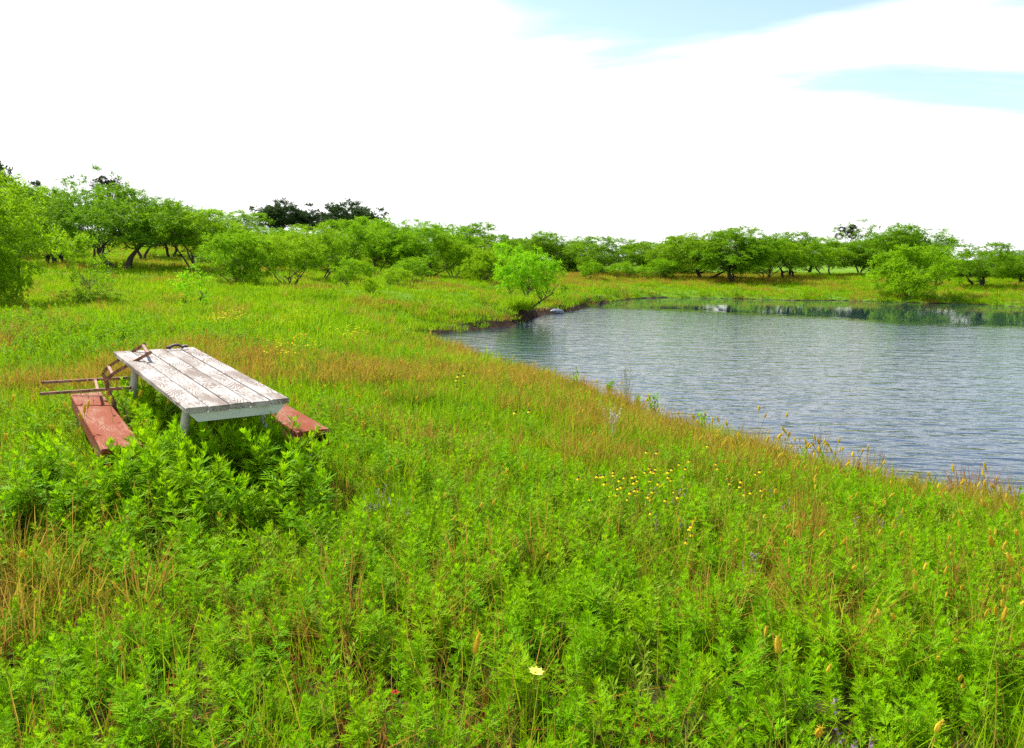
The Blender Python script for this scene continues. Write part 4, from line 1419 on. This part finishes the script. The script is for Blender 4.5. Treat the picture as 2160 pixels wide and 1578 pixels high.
fxy = spread(1.8, 15, 40, 51, keep=fox_keep)
fd = np.hypot(fxy[:, 0], fxy[:, 1])
vis = (np.abs(fxy[:, 0]) < fxy[:, 1] * .62) & (fxy[:, 1] > 2.3)
fn = np.where(vis)[0][np.argsort(fd[vis])][:140]
scatter('bristle_grass', 'golden-headed bristle grass stalks thickening toward the pond', 'grass', fox_src, fxy[np.setdiff1d(np.arange(len(fxy)), fn)], seed=8, tilt=.16)
fparts = [(a.mesh('stem', M['stalk']), b.mesh('seed_head', M['head'])) for a, b in fox]
for i in fn:
    x, y = fxy[i]
    v = r.integers(0, 5)
    s = r.uniform(.65, .95)
    o = empty('bristle_grass_stalk', (x, y, gz(x, y) - .01), (r.normal() * .17, r.normal() * .17, r.uniform(0, 6.28)), (s, s, s))
    tag(o, 'thin bristle grass stalk with golden seed head rising from weeds close to the viewer', 'grass stalk', 'golden bristle grass stalks close to the viewer')
    link('stem', fparts[v][0], o)
    link('seed_head', fparts[v][1], o)


# ------------------------------------------------------------------ flowers and shore plants
def flower_parts(seed, H, petal, npet, pr, cone_r, cone_h, drop):
    r = np.random.default_rng(seed)
    st_, pe, co = MB(), MB(), MB()
    b = r.normal(size=2) * .12
    z = np.linspace(0, 1, 5)
    pts = np.stack([b[0] * z ** 2 * H, b[1] * z ** 2 * H, z * H], 1)
    st_.tube(pts, .0022, 4)
    a = np.arange(npet) * 2 * np.pi / npet + r.normal(size=npet) * .1
    D = az(a, np.full(npet, -drop))
    S = np.stack([-np.sin(a), np.cos(a), np.zeros(npet)], 1)
    pe.leaves(np.repeat(pts[-1][None], npet, 0) + D * cone_r * .5, D, S, pr, pr * .55, r.uniform(0, 1, npet), peak=.6)
    if cone_h:
        t = np.linspace(0, 1, 5)
        co.tube(pts[-1] + np.array([0, 0, 1]) * (t * cone_h - .002)[:, None], cone_r * np.array([.75, 1, .95, .7, .2]), 8)
    return st_.mesh('stem', M['stalk']), pe.mesh('petals', petal), (co.mesh('cone', M['cone'], True) if cone_h else None)


def flower(name, label, group, parts, x, y, s, cat='flower', tilt=.1):
    o = empty(name, (x, y, gz(x, y) - .01), (r.normal() * tilt, r.normal() * tilt, r.uniform(0, 6.28)), (s, s, s))
    tag(o, label, cat, group)
    link('stem', parts[0], o)
    link('petals', parts[1], o)
    if parts[2]:
        link('cone', parts[2], o)
    return o


conef = [flower_parts(400 + i, h, M['yellow'], 8, .026, .010, .016, .7) for i, h in enumerate((.46, .52, .40, .48))]
spots = [(1270, 985, 5), (1345, 990, 14), (1360, 975, 6), (1390, 965, 9), (1415, 978, 5), (1280, 965, 3), (1230, 975, 2), (1380, 940, 3), (1450, 930, 3), (1485, 945, 3),
         (1575, 985, 5), (1600, 975, 3), (1460, 1070, 5), (1350, 1010, 4), (1300, 975, 2)]
for px, py, k in spots:
    for j in range(k):
        xj, yj = px + r.normal() * 16, py + r.normal() * 9
        g = on_z(xj, yj, .13)
        for _ in range(3):
            g = on_z(xj, yj, gz(g[0], g[1]) + .46)
        flower('coneflower', ('black-centred yellow coneflower in the small group by the rust-brown shore point' if px > 1560 else 'black-centred yellow coneflower in the isolated bunch below the main patch' if py > 1050 else 'black-centred yellow coneflower in brown grass above the main patch' if py < 950 else 'black-centred yellow coneflower in the main patch before the pond'), 'black-centred coneflowers', conef[r.integers(0, 4)], g[0], g[1], r.uniform(.62, .8))
for px, py, k in ((968, 845, 5), (1088, 890, 2)):
    for j in range(k):
        g = on_z(px + r.normal() * 9, py + r.normal() * 6, .1)
        flower('coneflower', 'yellow coneflower of the sparse bunch halfway between red bench and pond' if k == 5 else 'lone yellow coneflower in brown grass short of the pond shore',
               'coneflowers halfway to the pond', conef[r.integers(0, 4)], g[0], g[1], r.uniform(.85, 1.1))

lem = flower_parts(420, .30, M['lemon'], 9, .028, .006, 0, -.35)
g = on_z(1124, 1466, .22)
flower('lemon_flower', 'single pale lemon flower low in the weeds close to the viewer', None, lem, g[0], g[1], 1.0)
redp = flower_parts(421, .42, M['red'], 9, .035, .012, .012, .1)
for k, (px, py, lab) in enumerate(((724, 727, 'small red flower beyond the table, first of three in a line'), (738, 729, 'middle red flower of three in a line beyond the table'),
                                   (756, 729, 'red flower ending the line of three beyond the table'))):
    g = on_z(px, py, .5)
    flower('red_flower', lab, 'red flowers beyond the table', redp, g[0], g[1], 1.0)
redd = [(790, 985), (840, 1410), (1650, 1010)]
for k, (px, py) in enumerate(redd):
    g = on_z(px, py, .25)
    flower('red_flower', ['dark red flower in the weeds beyond the hollow bench end', 'dark red flower low in weeds close to the viewer', 'dark red flower near the golden bristle grass by the pond'][k], 'dark red flowers', redp, g[0], g[1], .38)


def spike_parts(seed, H, nst, petal, leafy):
    """Wispy plant: several thin upright stems set with small buds."""
    r = np.random.default_rng(seed)
    st_, fl = MB(), MB()
    for i in range(nst):
        a = r.uniform(0, 6.28)
        sp_ = r.uniform(.05, .28)
        h = H * r.uniform(.65, 1)
        z = np.linspace(0, 1, 6)
        pts = np.stack([np.cos(a) * sp_ * z * h, np.sin(a) * sp_ * z * h, z * h], 1) + r.normal(size=(6, 3)) * .006
        pts[0] = (0, 0, 0)
        st_.tube(pts, np.linspace(.0035, .0015, 6), 3, tint=r.uniform(.2, .8))
        n = leafy
        u = r.uniform(.55, 1, n)
        p = np.stack([np.interp(u, z, pts[:, k]) for k in range(3)], 1)
        D = az(r.uniform(0, 6.28, n), r.uniform(.1, .9, n))
        S = np.cross(D, r.normal(size=(n, 3)))
        S /= np.linalg.norm(S, axis=1, keepdims=True)
        fl.leaves(p, D, S, .022, .010, r.uniform(0, 1, n))
    return st_, fl


def shore_plant(name, label, px, py, zref, st_, fl, m1, m2, s=1.0, parts=('stem', 'flower_spike'), group=None):
    g = on_z(px, py, zref)
    o = empty(name, (g[0], g[1], gz(g[0], g[1]) - .01), (0, 0, r.uniform(0, 6)), (s, s, s))
    tag(o, label, 'plant', group)
    link(parts[0], st_.mesh(parts[0], m1), o)
    tag(link(parts[1], fl.mesh(parts[1], m2), o), kind='stuff')
    return o


shore_plant('vervain_plant', 'tall wispy plant with many thin stems rising against the water', 1728, 965, -.55, *spike_parts(501, .62, 13, None, 12), M['stalk'], M['purple'])
shore_plant('vervain_plant', 'short wispy plant beside rust grass at the water edge', 1852, 985, -.55, *spike_parts(502, .42, 6, None, 8), M['stalk'], M['purple'])
shore_plant('vervain_plant', 'feathery grey-green plant on the shore where the bank curves', 1322, 830, -.5, *spike_parts(503, .75, 12, None, 10), M['stalk'], M['purple'])
shore_plant('vervain_plant', 'thin purple-tipped stems by the narrow shore point', 1562, 915, -.55, *spike_parts(504, .38, 8, None, 10), M['stalk'], M['purple'])
shore_plant('dead_stalk_plant', 'silvery dead branching plant in brown grass before the shore curve', 1288, 945, -.35, *spike_parts(505, .5, 9, None, 18), M['silver'], M['silver'], parts=('stem', 'dry_twigs'))
vs = [spike_parts(510 + i, .42, 3, None, 16) for i in range(3)]
vp = [(a.mesh('stem', M['stalk']), b.mesh('flower_spike', M['purple'])) for a, b in vs]
for px, py in ((1405, 1005), (1432, 965), (1436, 1000), (1395, 1045), (1448, 1048), (800, 1000), (770, 1010), (840, 1020), (1580, 1130), (1650, 1005), (1800, 1040), (1875, 1040), (1810, 1460), (770, 1560), (840, 1552)):
    g = on_z(px, py + 12, .2)
    g = on_z(px, py + 12, gz(g[0], g[1]) + .36)
    k = r.integers(0, 3)
    o = empty('purple_wildflower', (g[0], g[1], gz(g[0], g[1]) - .01), (0, 0, r.uniform(0, 6)), (.72, .72, .8))
    tag(o, ('slender purple wildflower stems beside the coneflower patch' if 1380 < px < 1600 and py < 1100 else 'slender purple wildflower stems in weeds just past the hollow bench end' if px < 900 and py < 1100 else 'slender purple wildflower stems among golden grass by the water' if py < 1200 else 'low purple wildflower in weeds close to the viewer'), 'flower', 'purple wildflowers in the weeds')
    link('stem', vp[k][0], o)
    tag(link('flower_spike', vp[k][1], o), kind='stuff')


def broad_plant(seed, H, nst, leaf):
    r = np.random.default_rng(seed)
    st_, lf = MB(), MB()
    for i in range(nst):
        a = r.uniform(0, 6.28)
        z = np.linspace(0, 1, 5)
        sp_ = r.uniform(.05, .3)
        pts = np.stack([np.cos(a) * sp_ * z * H, np.sin(a) * sp_ * z * H, z * H * r.uniform(.7, 1)], 1)
        st_.tube(pts, np.linspace(.006, .002, 5), 4)
        n = 16
        u = np.linspace(.25, 1, n)
        p = np.stack([np.interp(u, z, pts[:, k]) for k in range(3)], 1)
        aa = np.arange(n) * 2.4
        D = az(aa, np.full(n, .45) + u * .4)
        S = np.stack([-np.sin(aa), np.cos(aa), np.zeros(n)], 1)
        lf.leaves(p, D, S, leaf * (1.2 - .5 * u), leaf * .28, r.uniform(.2, .8, n))
    return st_, lf


for px, py, zr, H, nst, lab in ((1380, 866, -.5, .5, 4, 'leafy green plant standing against the water at the shore curve'), (1478, 896, -.55, .34, 3, 'small leafy plant on the narrow shore point'),
                                (1215, 806, -.5, .42, 4, 'leafy weed tuft on the shore above the brown grass'), (1288, 826, -.5, .36, 5, 'bushy leafy weed beside the feathery grey-green shore plant'),
                                (905, 720, -.45, .5, 5, 'bright green weed at the inner corner of the cove'), (1345, 850, -.5, .3, 3, 'dark leafy sprig between two taller shore plants')):
    shore_plant('leafy_plant', lab, px, py, zr, *broad_plant(int(px), H, nst, .10), M['stalk'], M['weed'], parts=('stem', 'leaves'), group='leafy plants on the shore')

# rust-coloured tufts at the water edge, tall grass skirt under the bank tree, yellow flower clumps
for k, (px, py, zr, s, lab) in enumerate(((2050, 1030, -.6, 1.25, 'thick rust-orange grass tuft at the water edge, biggest of the rust tufts'), (1990, 1022, -.6, .7, 'small rust tuft between the biggest tuft and a flat one'),
                                          (1905, 1012, -.6, .8, 'feathery rust-pink grass tuft at the water edge'), (1855, 1000, -.6, .95, 'rust-orange tuft beside the short wispy plant'),
                                          (1785, 985, -.6, .75, 'thin rust tuft behind the tall wispy plant'), (1600, 950, -.5, .6, 'brown dock stalk tuft near the narrow shore point'), (2130, 1052, -.6, .7, 'low rust tuft at the photo edge by the water'))):
    mb = MB()
    rk = np.random.default_rng(600 + k)
    blades(mb, rk, 110, .17, .14, .38, .005, .45)
    g = on_z(px, py, zr)
    o = link('rust_tuft', mb.mesh('rust_tuft', M['rust' if k % 3 else 'dry'] if k else M['rust']), loc=(g[0], g[1], gz(g[0], g[1]) - .01))
    o.scale = (s, s, s)
    tag(o, lab, 'grass tuft', 'rust-coloured tufts at the water edge')
mb = MB()
blades(mb, np.random.default_rng(640), 1000, .5, .35, .8, .014, .6)
p = at(1096, 662, 31.9)
o = link('tall_grass_tuft', mb.mesh('tall_grass_tuft', M['mesq']), loc=(p[0], p[1], gz(p[0], p[1]) - .02))
tag(o, 'dark tall grass tuft hanging over the bank beneath the bright tree', 'grass tuft')


def flower_clump(seed):
    r_ = np.random.default_rng(seed)
    lf, fl = MB(), MB()
    blades(lf, r_, 70, .22, .2, .42, .008, .6)
    n = 26
    P = np.stack([r_.normal(size=n) * .16, r_.normal(size=n) * .16, r_.uniform(.34, .5, n)], 1)
    for k in range(5):
        a = r_.uniform(0, 6.28) + np.arange(n) * 0 + k * 1.256
        D = az(a, r_.uniform(.0, .5, n))
        S = np.stack([-np.sin(a), np.cos(a), np.zeros(n)], 1)
        fl.leaves(P, D, S, .026, .020, r_.uniform(0, 1, n))
    return lf.mesh('leaves', M['weed']), fl.mesh('blossoms', M['yellow'])


fc = [flower_clump(700 + i) for i in range(3)]
for k, (px, py, s, lab) in enumerate(((600, 745, 1.0, 'yellow wildflower clump beyond the table near the three red flowers'), (630, 735, 1.1, 'yellow wildflower clump next to the red flowers, fullest of its bunch'),
                                      (585, 722, .9, 'yellow wildflower clump at the back of the bunch beyond the table'), (745, 705, 1.0, 'orange-yellow wildflower clump near the cove bank'),
                                      (500, 672, 1.0, 'yellow wildflower clump in the meadow below the low rounded mesquite'), (472, 670, .9, 'yellow wildflower clump beside another below the low rounded mesquite'),
                                      (630, 668, 1.0, 'single bright yellow clump in open meadow below the many-stemmed mesquite'), (590, 668, .7, 'faint yellow clump in open meadow among pale grass'),
                                      (440, 668, .8, 'small yellow clump in open meadow straight beyond the table end'))):
    g = on_z(px, py, .4)
    for _ in range(4):
        g = on_z(px, py, gz(g[0], g[1]) + .35)
    o = empty('wildflower_clump', (g[0], g[1], gz(g[0], g[1])), (0, 0, k), (s, s, s))
    tag(o, lab, 'wildflowers', 'yellow wildflower clumps in the meadow')
    link('leaves', fc[k % 3][0], o)
    link('blossoms', fc[k % 3][1], o)
